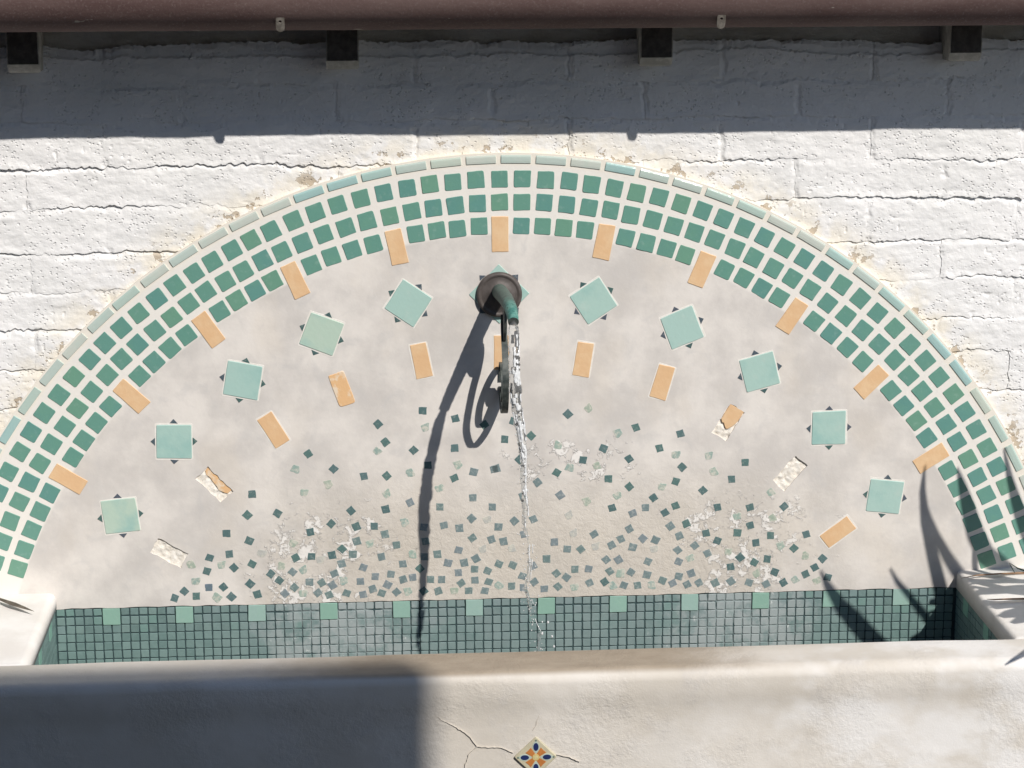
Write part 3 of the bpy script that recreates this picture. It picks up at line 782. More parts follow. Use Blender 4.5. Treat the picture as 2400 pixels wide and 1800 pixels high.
for i in range(6):
    # rounded bullnose trim: bulging across its short side
    r_ = random.Random(200 + i); vs = []; fs = []
    L_, H_ = 0.0800 + r_.uniform(-0.001, 0.001), 0.0225
    prof = [(-0.5, -0.006), (-0.5, 0.0016), (-0.46, 0.0027), (-0.2, 0.0033), (0.15, 0.0034), (0.30, 0.0031), (0.46, 0.0011), (0.5, -0.002), (0.5, -0.012)]
    xs = [-L_ / 2, -L_ / 2 + 0.0012, L_ / 2 - 0.0012, L_ / 2]
    for a, xx in enumerate(xs):
        for q, d in prof: vs.append((xx, -(d - (0.0012 if a in (0, 3) else 0)), q * H_ - xx * xx * 0.31))
    n = len(prof)
    for a in range(3):
        for b in range(n - 1): fs.append((a * n + b, (a + 1) * n + b, (a + 1) * n + b + 1, a * n + b + 1))
    fs.append(tuple(reversed(range(n)))); fs.append(tuple(range(3 * n, 4 * n)))
    me = mesh('trim_tile', vs, fs); tm.append(me)
TK = [t[0] for t in TRIM_A]; TA = [t[1] for t in TRIM_A]
for k in range(-23, 24):
    kk = k + 0.5
    if kk < TK[0]: th = TA[0] + (kk - TK[0]) * 3.48
    elif kk > TK[-1]: th = TA[-1] + (kk - TK[-1]) * 3.48
    else: th = float(np.interp(kk, TK, TA))
    x, z = at_ring(th, 1.5940)
    if z < -0.55: continue
    c = rng.choice([(0.40, 0.55, 0.51), (0.36, 0.53, 0.51), (0.54, 0.60, 0.52), (0.50, 0.58, 0.53), (0.46, 0.57, 0.51), (0.56, 0.60, 0.54)])
    link('trim_tile', tm[rng.randrange(6)], TRIM, arch, (x, 0.0, z), math.radians(th), c)
om = [tile_mesh('peach_tile', 0.0450, 0.0945, 0.0018, -0.006, 0.0013, 0.0018, 0.0010, 300 + i) for i in range(5)]
for j in range(11):
    x, z = at_ring(RAY[j], 1.394)
    link('peach_tile', om[j % 5], ORANGE_M, arch, (x, 0, z), math.radians(RAY[j]))
for j, (x, z, deg, kind) in enumerate(ORANGE):
    if kind in ('ok', 'chip'):
        grout_edge(link('peach_tile', om[(j + 2) % 5], ORANGE_M, arch, (x, 0, z), math.radians(deg)), 0.045, 0.0945)
    elif kind == 'worn':
        link('peach_tile', tile_mesh('peach_tile', 0.045, 0.0945, 0.0018, -0.006, 0.0013, 0.004, 0.0018, 340), WORN_M, arch, (x, 0, z), math.radians(deg), label='peach tile faded and worn along its lower edge')
    elif kind == 'half':
        pts = [(-0.0225, 0.047), (0.0222, 0.047), (0.0225, 0.018), (0.019, 0.004), (0.0165, -0.004), (0.009, -0.016), (0.004, -0.019), (-0.004, -0.013), (-0.010, -0.007), (-0.0155, -0.008), (-0.022, -0.001)]
        v, f = plate(list(reversed(pts)), 0.0002, -0.009, 0.0012)
        link('peach_tile', mesh('peach_tile', v, f), ORANGE_M, arch, (x, 0, z), math.radians(deg), label='broken peach tile with its lower half missing')
    elif kind == 'side':
        pts = [(0.021, 0.046), (0.0222, -0.044), (0.006, -0.043), (0.002, -0.036), (-0.004, -0.020), (0.000, -0.008), (0.002, 0.010), (0.006, 0.022), (0.004, 0.036), (0.010, 0.044)]
        v, f = plate(list(reversed(pts)), -0.0022, -0.009, 0.0012)
        link('peach_tile', mesh('peach_tile', v, f), WORN_M, arch, (x, 0, z), math.radians(deg), label='broken peach tile with its left side missing')
sm = [tile_mesh('square_tile', 0.0935, 0.0935, 0.0022, -0.006, 0.0015, 0.0018, 0.0012, 400 + i) for i in range(4)]
tri = []
for i in range(4):
    r_ = random.Random(450 + i); j = lambda: r_.uniform(-0.0014, 0.0014)
    v, f = plate([(-0.0105 + j(), j()), (0.0105 + j(), j()), (j(), 0.0112 + j())], 0.0010, -0.005, 0.0008)
    tri.append(mesh('corner_chip', v, f))
SC = [(0.40, 0.575, 0.515), (0.41, 0.58, 0.52), (0.395, 0.57, 0.515), (0.41, 0.58, 0.525), (0.475, 0.60, 0.50), (0.41, 0.58, 0.52)]
for j, (x, z, deg) in enumerate(SQUARES + [(-0.034, 0.247, 45)]):
    half = 0.0465
    if j == 10:
        v, f = plate(tile_outline(0.115, 0.115, 0.002, 0.001, 480), 0.0022, -0.006, 0.0015)
        link('square_tile', mesh('square_tile', v, f), SQUARE, arch, (x, 0, z), -math.radians(deg), SC[0]); half = 0.0575
    else:
        grout_edge(link('square_tile', sm[j % 4], SQUARE, arch, (x, 0, z), -math.radians(deg) + math.pi / 2 * (j % 4), SC[(j * 5) % 6]), 0.0935, 0.0935)
    for q in range(4):
        a = math.radians(deg + 90 * q)
        d = half + 0.0040
        link('corner_chip', tri[(j + q) % 4], CHIP_D, arch, (x + math.cos(a + math.pi / 2) * d, 0, z + math.sin(a + math.pi / 2) * d), -a,
             rng.choice([(0.07, 0.125, 0.125), (0.085, 0.11, 0.135), (0.095, 0.11, 0.14), (0.075, 0.14, 0.13)]))
cm = [tile_mesh('mosaic_chip', 0.0212, 0.0212, 0.0006, -0.005, 0.0009, 0.0009, 0.0012, 500 + i) for i in range(8)]
cp = [tile_mesh('mosaic_chip', 0.0225, 0.0225, 0.0005, -0.005, 0.0008, 0.0035, 0.0022, 520 + i) for i in range(6)]
for x, z, t, r in CHIPS:
    if t == 'd': M_, c, ms = CHIP_D, rng.choice([(0.112, 0.185, 0.182), (0.100, 0.172, 0.174), (0.122, 0.195, 0.198), (0.115, 0.20, 0.188)]), cm
    elif t == 'b': M_, c, ms = CHIP_D, (0.16, 0.21, 0.26), cm
    elif t == 'm': M_, c, ms = CHIP_M, rng.choice([(0.19, 0.250, 0.257), (0.21, 0.27, 0.275), (0.22, 0.265, 0.285), (0.18, 0.25, 0.245)]), cm
    elif t == 'p': M_, c, ms = CHIP_P, rng.choice([(0.33, 0.43, 0.37), (0.30, 0.40, 0.36), (0.36, 0.43, 0.35)]), cp
    else: M_, c, ms = CHIP_P, (0.47, 0.47, 0.44), cp
    me = ms[rng.randrange(len(ms))]
    key = me.name + M_.name
    if key not in bpy.data.meshes:
        me2 = me.copy(); me2.name = key; me2.materials.clear(); me2.materials.append(M_)
    link('mosaic_chip', bpy.data.meshes[key], None, arch, (x, 0, z), -math.radians(r), c)

# ------------------------------------------------------------------ basin
basin = thing('fountain_basin', 'plastered wall basin with rounded rim and teal mosaic lining under the tiled arch', 'fountain basin', (0, 0, Z0))
RZ = -0.558
def sweep(profile, axis, ts, wob=0.0, seed=0):
    # (a little uneven, as if floated by hand)
    """sweep a closed (p,q) profile along x (axis='x': p=y,q=z) or y (axis='y': p=x,q=z)"""
    n = len(profile); vs = []; fs = []
    for i, t in enumerate(ts):
        for k, (p, q) in enumerate(profile):
            dx = wob * float(fnoise(np.array(t * 3.0), np.array(k * 0.11), seed, 2))
            vs.append((t, p + dx, q + dx) if axis == 'x' else (p + dx, t, q + dx))
    m_ = len(ts)
    for i in range(m_ - 1):
        for k in range(n):
            k2 = (k + 1) % n
            fs.append((i * n + k, (i + 1) * n + k, (i + 1) * n + k2, i * n + k2))
    fs.append(tuple(range(n))); fs.append(tuple(reversed(range((m_ - 1) * n, m_ * n))))
    return vs, fs
def arc(cx, cz, r, a0, a1, n):
    return [(cx + r * math.cos(math.radians(a0 + (a1 - a0) * i / n)), cz + r * math.sin(math.radians(a0 + (a1 - a0) * i / n))) for i in range(n + 1)]
# front wall: profile in (y, z); rim overhangs the face by about a centimetre
prof = [(-0.545, -1.40), (-0.545, RZ - 0.012)] + arc(-0.557, RZ - 0.012, 0.012, 0, 90, 4)[1:] + [(-0.60, RZ - 0.0005), (-0.64, RZ - 0.001)]
prof += arc(-0.670, RZ - 0.031, 0.030, 90, 180, 10) + [(-0.6997, RZ - 0.055), (-0.698, RZ - 0.075), (-0.695, RZ - 0.092), (-0.692, RZ - 0.115), (-0.690, RZ - 0.15), (-0.689, -0.80), (-0.688, -1.1), (-0.688, -1.405)]
v, f = sweep(prof, 'x', list(np.linspace(-2.0, 1.66, 140)), 0.0022, 80)
me = mesh('front_wall', v, f, True); link('front_wall', me, BASIN, basin)
def fix(me, test):
    bm = bmesh.new(); bm.from_mesh(me); bmesh.ops.recalc_face_normals(bm, faces=bm.faces[:]); bm.to_mesh(me); bm.free()
fix(me, None)
# side copings: profile in (x, z)
pl = [(-1.90, -1.40), (-1.90, RZ - 0.002)] + [(-1.6, RZ - 0.003), (-1.40, RZ - 0.003), (-1.31, RZ - 0.003)] + arc(-1.265, RZ - 0.026, 0.023, 90, 0, 8) + [(-1.243, RZ - 0.048), (-1.252, RZ - 0.049), (-1.252, -1.40)]
v, f = sweep(pl, 'y', list(np.linspace(0.012, -0.553, 40)), 0.0012, 81)
me = mesh('coping', v, f, True); fix(me, None); link('coping', me, COPING, basin, label='clean white coping at the left end of the basin')
pr = [(1.62, -1.40), (1.62, RZ - 0.02), (1.60, RZ - 0.004), (1.5, RZ + 0.004), (1.40, RZ + 0.006), (1.33, RZ + 0.001)] + arc(1.2575, RZ - 0.0135, 0.0135, 90, 180, 6) + [(1.2435, RZ - 0.052), (1.250, RZ - 0.054), (1.250, -1.40)]
v, f = sweep(pr, 'y', list(np.linspace(0.012, -0.553, 40)), 0.0025, 82)
me = mesh('coping', v, f, True); fix(me, None); link('coping', me, COPING, basin, label='white coping at the right end striped by leaf shadows')
# lining
mb = MB(); mb.box(-1.262, 1.262, 0.0035, 0.03, -1.1, -0.600); link('grout_bed', mb.mesh('grout_bed'), GROUT, basin)
mb = MB(); mb.box(-1.27, 1.27, -0.55, 0.0036, -1.12, -1.08); link('basin_floor', mb.mesh('basin_floor'), GROUT, basin)
pm = [tile_mesh('pool_tile', 0.0216, 0.0217, 0.0, -0.006, 0.0009, 0.0016, 0.0006, 600 + i) for i in range(8)]
pmt = [tile_mesh('pool_tile', 0.0216, 0.0192, 0.0, -0.006, 0.0009, 0.0016, 0.0006, 620 + i) for i in range(5)]
PC = [(0.172, 0.258, 0.247), (0.162, 0.242, 0.234), (0.19, 0.28, 0.267), (0.20, 0.28, 0.278), (0.148, 0.222, 0.213), (0.19, 0.275, 0.26), (0.175, 0.285, 0.26)]
am = [tile_mesh('accent_tile', 0.0475, 0.0465, 0.0012, -0.006, 0.0010, 0.0014, 0.0006, 640 + i) for i in range(4)]
for j, (a, b) in enumerate(ACCENT):
    link('accent_tile', am[j % 4], ACCENT_M, basin, ((a + b) / 2, 0.0, -0.6325), 0, [(0.265, 0.44, 0.36), (0.29, 0.46, 0.39), (0.33, 0.48, 0.43)][(j * 7) % 3])
# columns follow the accent tiles: eight columns from one to the next
edges_x = []
cen = [(a + b) / 2 for a, b in ACCENT]
pitch = np.mean(np.diff(cen)) / 8
x = cen[0] - pitch
grid = []
first = cen[0] - pitch / 2
col0 = int(round((first + 1.236) / pitch))
k = -col0
cols = []
while True:
    j = k // 8
    if j < 0: xc = cen[0] + (k + 0.5 - 1) * pitch
    elif j >= len(cen) - 1: xc = cen[-1] + (k - 8 * (len(cen) - 1) + 0.5 - 1) * pitch
    else: xc = cen[j] + (k - 8 * j + 0.5 - 1) * (cen[j + 1] - cen[j]) / 8
    if xc > 1.238: break
    if xc > -1.242: cols.append((k, xc))
    k += 1
rest = MB(); cnt = 0
for row in range(13):
    zc_ = -0.6195 if row == 0 else -0.6195 - 0.0005 - 0.0245 * row
    for k, xc in cols:
        if row < 2 and k % 8 in (0, 1) and 0 <= k // 8 < 12: continue
        x_ = xc + rng.uniform(-0.0004, 0.0004); z_ = zc_ + rng.uniform(-0.0005, 0.0005)
        me = (pmt if row == 0 else pm)[rng.randrange(5)]
        d = 0.0012 + rng.uniform(-0.0003, 0.0003)
        if row < 3 and cnt < 292:
            cnt += 1
            c = PC[rng.randrange(7)]
            o = link('pool_tile', me, POOL, basin, (x_, d, z_), math.radians(rng.uniform(-1.2, 1.2)), c)
        else:
            n = len(rest.v)
            rest.v += [(p.co.x + x_, p.co.y + d, p.co.z + z_) for p in me.vertices]
            rest.f += [tuple(i + n for i in q.vertices) for q in me.polygons]
o = link('pool_tile_rows', rest.mesh('pool_tile_rows'), None, basin, color=(0.122, 0.215, 0.205)); o['kind'] = 'stuff'
def m_pool2():
    M = POOL.copy(); M.name = 'pool_mosaic_lower'; t = M.node_tree
    oi = [n for n in t.nodes if n.type == 'OBJECT_INFO'][0]
    gi = [n for n in t.nodes if n.type == 'NEW_GEOMETRY'][0]
    mx = t.nodes.new('ShaderNodeMix'); mx.data_type = 'RGBA'; mx.inputs[6].default_value = (0.145, 0.228, 0.217, 1); mx.inputs[7].default_value = (0.20, 0.295, 0.28, 1)
    t.links.new(gi.outputs['Random Per Island'], mx.inputs[0])
    for l in list(oi.outputs['Color'].links): t.links.new(mx.outputs[2], l.to_socket)
    return M
POOL2 = m_pool2()
o.data.materials.clear(); o.data.materials.append(POOL2)
# side linings
for sx, x0 in ((1, -1.2525), (-1, 1.2505)):
    mb = MB(); mb.box(min(x0, x0 + sx * 0.003), max(x0, x0 + sx * 0.003), -0.544, 0.004, -1.1, -0.606)
    link('grout_bed', mb.mesh('side_grout'), GROUT, basin)
    mb = MB()
    for row in range(13):
        for k in range(21):
            y = -0.014 - 0.0248 * k; z = -0.6195 - 0.0245 * row
            acc = row < 2 and k % 8 in (3, 4)
            if acc:
                if row == 0 and k % 8 == 3:
                    ac = MB(); ac.box(min(x0, x0 + sx * 0.006), max(x0, x0 + sx * 0.006), y - 0.036, y + 0.011, z - 0.036, z + 0.010)
                    link('accent_tile', ac.mesh('side_accent'), ACCENT_M, basin, color=(0.25, 0.48, 0.38))
                continue
            mb.box(min(x0, x0 + sx * (0.005 + rng.uniform(0, 0.0006))), max(x0, x0 + sx * (0.005 + rng.uniform(0, 0.0006))), y - 0.0112, y + 0.0112, z - 0.0112, z + 0.0102)
    o = link('side_tile_rows', mb.mesh('side_tile_rows'), POOL2, basin); o['kind'] = 'stuff'
# hairline cracks in the front face
for cr in CRACKS:
    vs = []; fs = []; n = len(cr); pts = []
    for i in range(n - 1):
        for t in np.linspace(0, 1, 6, endpoint=False):
            pts.append((cr[i][0] * (1 - t) + cr[i + 1][0] * t, cr[i][1] * (1 - t) + cr[i + 1][1] * t))
    pts.append(cr[-1])
    for i, (x, z) in enumerate(pts):
        x += 0.002 * float(vnoise(i * 0.7, z * 50, 90)); z += 0.002 * float(vnoise(i * 0.7, x * 50, 91))
        wv = 0.0007 * (0.5 + 0.5 * math.sin(math.pi * min(1, 0.15 + i / len(pts)))) * (0.8 + 0.5 * float(vnoise(i * 0.9, 0.0, 92)))
        if i + 1 < len(pts): tx, tz = pts[i + 1][0] - pts[i][0], pts[i + 1][1] - pts[i][1]
        l = math.hypot(tx, tz) or 1
        nx_, nz_ = -tz / l, tx / l
        for s_ in (-1, 1): vs.append((x + s_ * nx_ * wv, -0.6925, z + s_ * nz_ * wv))
        for s_ in (-1, 1): vs.append((x + s_ * nx_ * wv, -0.684, z + s_ * nz_ * wv))
    for i in range(len(pts) - 1):
        a = 4 * i; b = a + 4
        fs += [(a, a + 1, b + 1, b), (a, b, b + 2, a + 2), (a + 1, a + 3, b + 3, b + 1)]
    link('crack', mesh('crack', vs, fs), CRACK_M, basin)
# painted diamond tile on the front
DX, DY, DZ = 0.009, -0.6915, -0.783
def flat(pts, front, th=0.0012, bev=0.0004): return plate(pts, front, front - th, bev)
def solid(name, c, rough=0.3, spec=0.5): return m_simple(name, tuple(k * 0.9 for k in c), c, 60, rough, spec)
v, f = plate(tile_outline(0.0755, 0.0755, 0.0025, 0.0008, 700), 0.004, -0.02, 0.002)
dec = link('painted_tile', mesh('painted_tile', v, f), solid('cream_glaze', (0.56, 0.51, 0.36), 0.35), basin, (DX, DY, DZ), math.radians(45), label='cream diamond tile painted with four blue ovals and four orange petals')
def ell(cx, cz, rx, rz, n=24): return [(cx + rx * math.cos(2 * math.pi * k / n), cz + rz * math.sin(2 * math.pi * k / n)) for k in range(n)]
def deco(name, pts, mat, front):
    c, s_ = math.cos(math.radians(45)), math.sin(math.radians(45))
    pts = [(x * c - z * s_, x * s_ + z * c) for x, z in pts]    # into the turned tile's own axes
    v, f = flat(pts, front)
    return link(name, mesh(name, v, f), mat, dec)
BLUE = solid('cobalt_glaze', (0.022, 0.035, 0.115), 0.15); HALO = solid('pale_blue_glaze', (0.47, 0.54, 0.47), 0.3)
PETAL = solid('burnt_orange_glaze', (0.52, 0.195, 0.055), 0.3); YEL = solid('yellow_glaze', (0.62, 0.48, 0.20), 0.3); DOT = solid('grey_green_glaze', (0.19, 0.24, 0.19), 0.3)
for q in range(4):
    a = math.radians(90 * q); ca, sa = math.cos(a), math.sin(a)
    rt = lambda P_: [(x * ca - z * sa, x * sa + z * ca) for x, z in P_]
    deco('halo', rt([(0.0092 * math.cos(t) * (1 - 0.35 * (math.sin(t) < 0) * abs(math.sin(t))), 0.0265 + 0.0155 * math.sin(t)) for t in np.linspace(0, 2 * math.pi, 24, endpoint=False)]), HALO, 0.0046)
    deco('oval', rt(ell(0, 0.0275, 0.0066, 0.0106)), BLUE, 0.0050)
    deco('petal', rt([(x * 0.7071 - z * 0.7071, x * 0.7071 + z * 0.7071) for x, z in [(0.003, -0.004), (0.027, -0.0095), (0.0262, 0.0), (0.027, 0.0095), (0.003, 0.004)]]), PETAL, 0.0048)
    deco('dot', rt(ell(0, 0.0440, 0.0030, 0.0028, 10)), DOT, 0.0046)
deco('flower_centre', ell(0, 0, 0.0088, 0.0088), YEL, 0.0052)
deco('flower_eye', ell(0, 0, 0.0048, 0.0048), solid('pale_yellow_glaze', (0.60, 0.53, 0.28)), 0.0056)

# water lying in the basin
mb = MB(); nxw, nyw = 120, 30; vs = []; fs = []
for j in range(nyw):
    for i in range(nxw):
        x = -1.249 + 2.496 * i / (nxw - 1); y = 0.002 - 0.546 * j / (nyw - 1)
        r = math.hypot(x - 0.03, y + 0.51)
        vs.append((x, y, -0.80 + 0.004 * math.sin(r * 70) * math.exp(-r * 4) + 0.001 * float(vnoise(x * 12, y * 12, 95))))
for j in range(nyw - 1):
    for i in range(nxw - 1):
        a = j * nxw + i; fs.append((a, a + nxw, a + nxw + 1, a + 1))
o = struct(link('water', mesh('water', vs, fs, True), POOLWATER, None, (0, 0, Z0)))

# ------------------------------------------------------------------ pipe along the wall top, straps, rafter tails
pipe = thing('roof_edge_pipe', 'thick faded brown pipe running the whole length of the wall top', 'pipe', (0, -0.24, Z0 + 1.065))
PR = 0.10
seg = 64; v = []; f = []
xs = np.linspace(-2.6, 2.7, 90)
for i, x in enumerate(xs):
    for k in range(seg):
        a = 2 * math.pi * k / seg
        r = PR + 0.0012 * float(fnoise(x * 2.5, k * 0.15, 110, 2))
        v.append((x, -r * math.cos(a), r * math.sin(a)))
for i in range(len(xs) - 1):
    for k in range(seg):
        k2 = (k + 1) % seg; f.append((i * seg + k, i * seg + k2, (i + 1) * seg + k2, (i + 1) * seg + k))
f.append(tuple(range(seg))); f.append(tuple(reversed(range((len(xs) - 1) * seg, len(xs) * seg))))
me = mesh('pipe', v, f, True); fix(me, None); link('pipe', me, PIPE, pipe)
def strap(x):
    # flat bar with a rounded, drilled end, leaning back under the pipe
    n = 20; w_ = 0.0105; zt, zbm = 0.0, -0.044
    outl = [(w_ * math.cos(a), zbm + w_ + w_ * math.sin(a)) for a in np.linspace(math.pi, 2 * math.pi, 11)] + [(w_ * math.cos(a), zt - w_ + w_ * math.sin(a)) for a in np.linspace(0, math.pi, 11)]
    hole = [(0.0038 * math.cos(a), -0.0165 + 0.0038 * math.sin(a)) for a in np.linspace(0, 2 * math.pi, 12, endpoint=False)]
    V2 = [Vector(p) for p in outl + hole]; a_ = len(outl); b_ = len(hole)
    E = [(i, (i + 1) % a_) for i in range(a_)] + [(a_ + i, a_ + (i + 1) % b_) for i in range(b_)]
    vo, eo, fo, *_ = geometry.delaunay_2d_cdt(V2, E, [], 0, 1e-7)
    vs = []; fs = []
    keep = [q for q in fo if not inside((sum(vo[i][0] for i in q) / 3, sum(vo[i][1] for i in q) / 3), hole) and inside((sum(vo[i][0] for i in q) / 3, sum(vo[i][1] for i in q) / 3), outl)]
    for y in (-0.004, 0.004):
        n0 = len(vs); vs += [(p[0], y, p[1]) for p in vo]
        fs += [tuple(n0 + i for i in (q if y < 0 else reversed(q))) for q in keep]
    for loop in (outl, hole):
        n0 = len(vs); k = len(loop)
        vs += [(p[0], -0.004, p[1]) for p in loop] + [(p[0], 0.004, p[1]) for p in loop]
        fs += [(n0 + i, n0 + k + i, n0 + k + (i + 1) % k, n0 + (i + 1) % k) for i in range(k)]
    m2 = MB(); m2.v = vs; m2.f = fs
    me = m2.mesh('strap'); fix(me, None)
    o = link('strap', me, STRAP, pipe, (x, -0.0755, -0.057)); o.rotation_euler = (0.40, 0, 0)
for x in STRAPS: strap(x)

TL = ['',
      'rafter tail with dark end under the pipe, just right of the left strap',
      'rafter tail with dark end under the pipe, just left of the right strap',
      'rightmost rafter tail under the pipe, its dark end beside a broad painted cheek']
TL[0] = 'rafter tail with dark square end under the pipe, leftmost of the four'
for j, (x0, x1, z0, z1) in enumerate(RAFTERS):
    rt_ = thing('rafter_tail', TL[j], 'rafter tail', ((x0 + x1) / 2, 0.03, Z0 + z0), 'rafter tails under the brown pipe')
    hw = (x1 - x0) / 2; H = 0.12; bv = 0.022; dp = 0.10
    # body: sides, sloped lower face
    pr_ = [(-dp, H), (-dp, bv), (-dp + bv * 0.55, 0.004), (-dp + bv * 0.75, 0.0), (0.02, 0.0), (0.02, H)]
    vs = []; fs = []
    for sx in (-1, 1):
        for y, z in pr_:
            vs.append((sx * (hw if z > 0.003 else hw - 0.004), y, z))
    n = len(pr_)
    for k in range(n): fs.append((k, (k + 1) % n, n + (k + 1) % n, n + k))
    fs += [tuple(range(n)), tuple(reversed(range(n, 2 * n)))]
    me = mesh('tail_body', vs, fs); fix(me, None); link('tail_body', me, TAILPAINT, rt_)
    mb = MB(); mb.box(-hw + 0.003, hw - 0.003, -dp - 0.0025, -dp - 0.0002, bv + 0.001, H - 0.001)
    link('shaded_end', mb.mesh('shaded_end'), DARKWOOD, rt_)

# ------------------------------------------------------------------ spout
sp = thing('fountain_spout', 'verdigris water spout with dark round flange and iron scroll bracket', 'spout', (-0.034, -0.002, Z0 + 0.247))
v, f = lathe([(0.061, -0.004), (0.061, 0.006), (0.0595, 0.010), (0.056, 0.0125), (0.052, 0.0125), (0.049, 0.010), (0.047, 0.0095), (0.035, 0.014), (0.025, 0.018), (0.0195, 0.020), (0.004, 0.0205)], 56)
me = mesh('flange', v, f, True); fix(me, None); link('flange', me, BRONZE, sp)
PTH = [(0, -0.012, 0.010), (0.003, -0.06, 0.012), (0.009, -0.12, 0.012), (0.013, -0.18, 0.009), (0.016, -0.22, 0.005), (0.017, -0.255, -0.001), (0.0172, -0.280, -0.0085), (0.0172, -0.296, -0.0145)]
def smooth_path(P_, n):
    P_ = np.array(P_); d = np.r_[0, np.cumsum(np.linalg.norm(np.diff(P_, axis=0), axis=1))]
    t = np.linspace(0, d[-1], n)
    q = np.stack([np.interp(t, d, P_[:, k]) for k in range(3)], 1)
    for _ in range(n // 14):
        q[1:-1] = 0.25 * q[:-2] + 0.5 * q[1:-1] + 0.25 * q[2:]
    return [Vector(p) for p in q], t / d[-1]
pp, tt = smooth_path(PTH, 44)
rad = [0.0208 - 0.0072 * t ** 1.5 + 0.0004 * math.sin(i * 2.1) for i, t in enumerate(tt)]
v, f = tube(pp, rad, 20, cap=False)
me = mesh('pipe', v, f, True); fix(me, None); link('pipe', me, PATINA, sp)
# bore: inner wall and lip at the mouth
d = (pp[-1] - pp[-2]).normalized()
vi, fi = tube([pp[-1] + d * 0.0002, pp[-1] - d * 0.02, pp[-1] - d * 0.03], [0.0102, 0.0100, 0.0095], 20, cap=False)
fi.append(tuple(range(40, 60)))
mo = mesh('bore', vi, fi, True); link('bore', mo, BORE, sp)
vl, fl = tube([pp[-1] - d * 0.004, pp[-1] + d * 0.0006, pp[-1] + d * 0.0006], [0.0134, 0.0134, 0.0101], 20, cap=False)
me = mesh('mouth_lip', vl, fl); link('mouth_lip', me, IRON, sp)
def strip(P_, halfx, th):
    """flat bar bent in the upright plane x = 0: P_ = (out, z) points"""
    n = len(P_); vs = []; fs = []
    for i in range(n):
        a = P_[max(i - 1, 0)]; b = P_[min(i + 1, n - 1)]
        t = Vector((b[0] - a[0], b[1] - a[1])).normalized(); nn = Vector((-t.y, t.x))
        for sx, sg in ((-1, -1), (1, -1), (1, 1), (-1, 1)):
            vs.append((sx * halfx, -(P_[i][0] + sg * nn.x * th / 2), P_[i][1] + sg * nn.y * th / 2))
    for i in range(n - 1):
        for k in range(4): fs.append((4 * i + k, 4 * i + (k + 1) % 4, 4 * i + 4 + (k + 1) % 4, 4 * i + 4 + k))
    fs += [(3, 2, 1, 0), tuple(range(4 * n - 4, 4 * n))]
    return vs, fs
def dense(P_, k=6):
    P_ = np.array(P_); n = len(P_); out = []
    for i in range(n - 1):
        p0 = P_[max(i - 1, 0)]; p1 = P_[i]; p2 = P_[i + 1]; p3 = P_[min(i + 2, n - 1)]
        for t in np.linspace(0, 1, k, endpoint=False):
            out.append(0.5 * ((2 * p1) + (-p0 + p2) * t + (2 * p0 - 5 * p1 + 4 * p2 - p3) * t * t + (-p0 + 3 * p1 - 3 * p2 + p3) * t ** 3))
    out.append(P_[-1]); return [tuple(map(float, p)) for p in out]
off = lambda L_: [(max(a, 0.003) - 0.002, b - 0.247) for a, b in L_]
v, f = strip(dense(off(SCROLL_OUT)), 0.0085, 0.006)
me = mesh('scroll', v, f); fix(me, None); link('scroll', me, IRON, sp, (0.006, 0, 0))
v, f = strip(dense(off([(0.0, 0.010), (0.002, 0.035)] + SCROLL_IN[1:])), 0.0085, 0.006)
me = mesh('scroll', v, f); fix(me, None); link('scroll', me, IRON, sp, (0.006, 0, 0))
lp = [(0.090, 0.222), (0.0934, 0.1959), (0.0967, 0.1619), (0.1088, 0.1402), (0.128, 0.148), (0.148, 0.172), (0.165, 0.205), (0.160, 0.240)]
lp2 = [(0.020, 0.0), (0.036, 0.028), (0.058, 0.050), (0.076, 0.046), (0.073, 0.022), (0.066, 0.006), (0.050, -0.006), (0.034, -0.014)]
for P_ in (lp, lp2):
    P_ = [(a, b - 0.247) for a, b in P_]; n = len(P_)
    vs = [(-0.003, -a, b) for a, b in P_] + [(0.003, -a, b) for a, b in P_]
    fs = [tuple(range(n)), tuple(reversed(range(n, 2 * n)))] + [(k, n + k, n + (k + 1) % n, (k + 1) % n) for k in range(n)]
    me = mesh('scroll_leaf', vs, fs); fix(me, None); link('scroll_leaf', me, IRON, sp, (0.006, 0, 0))

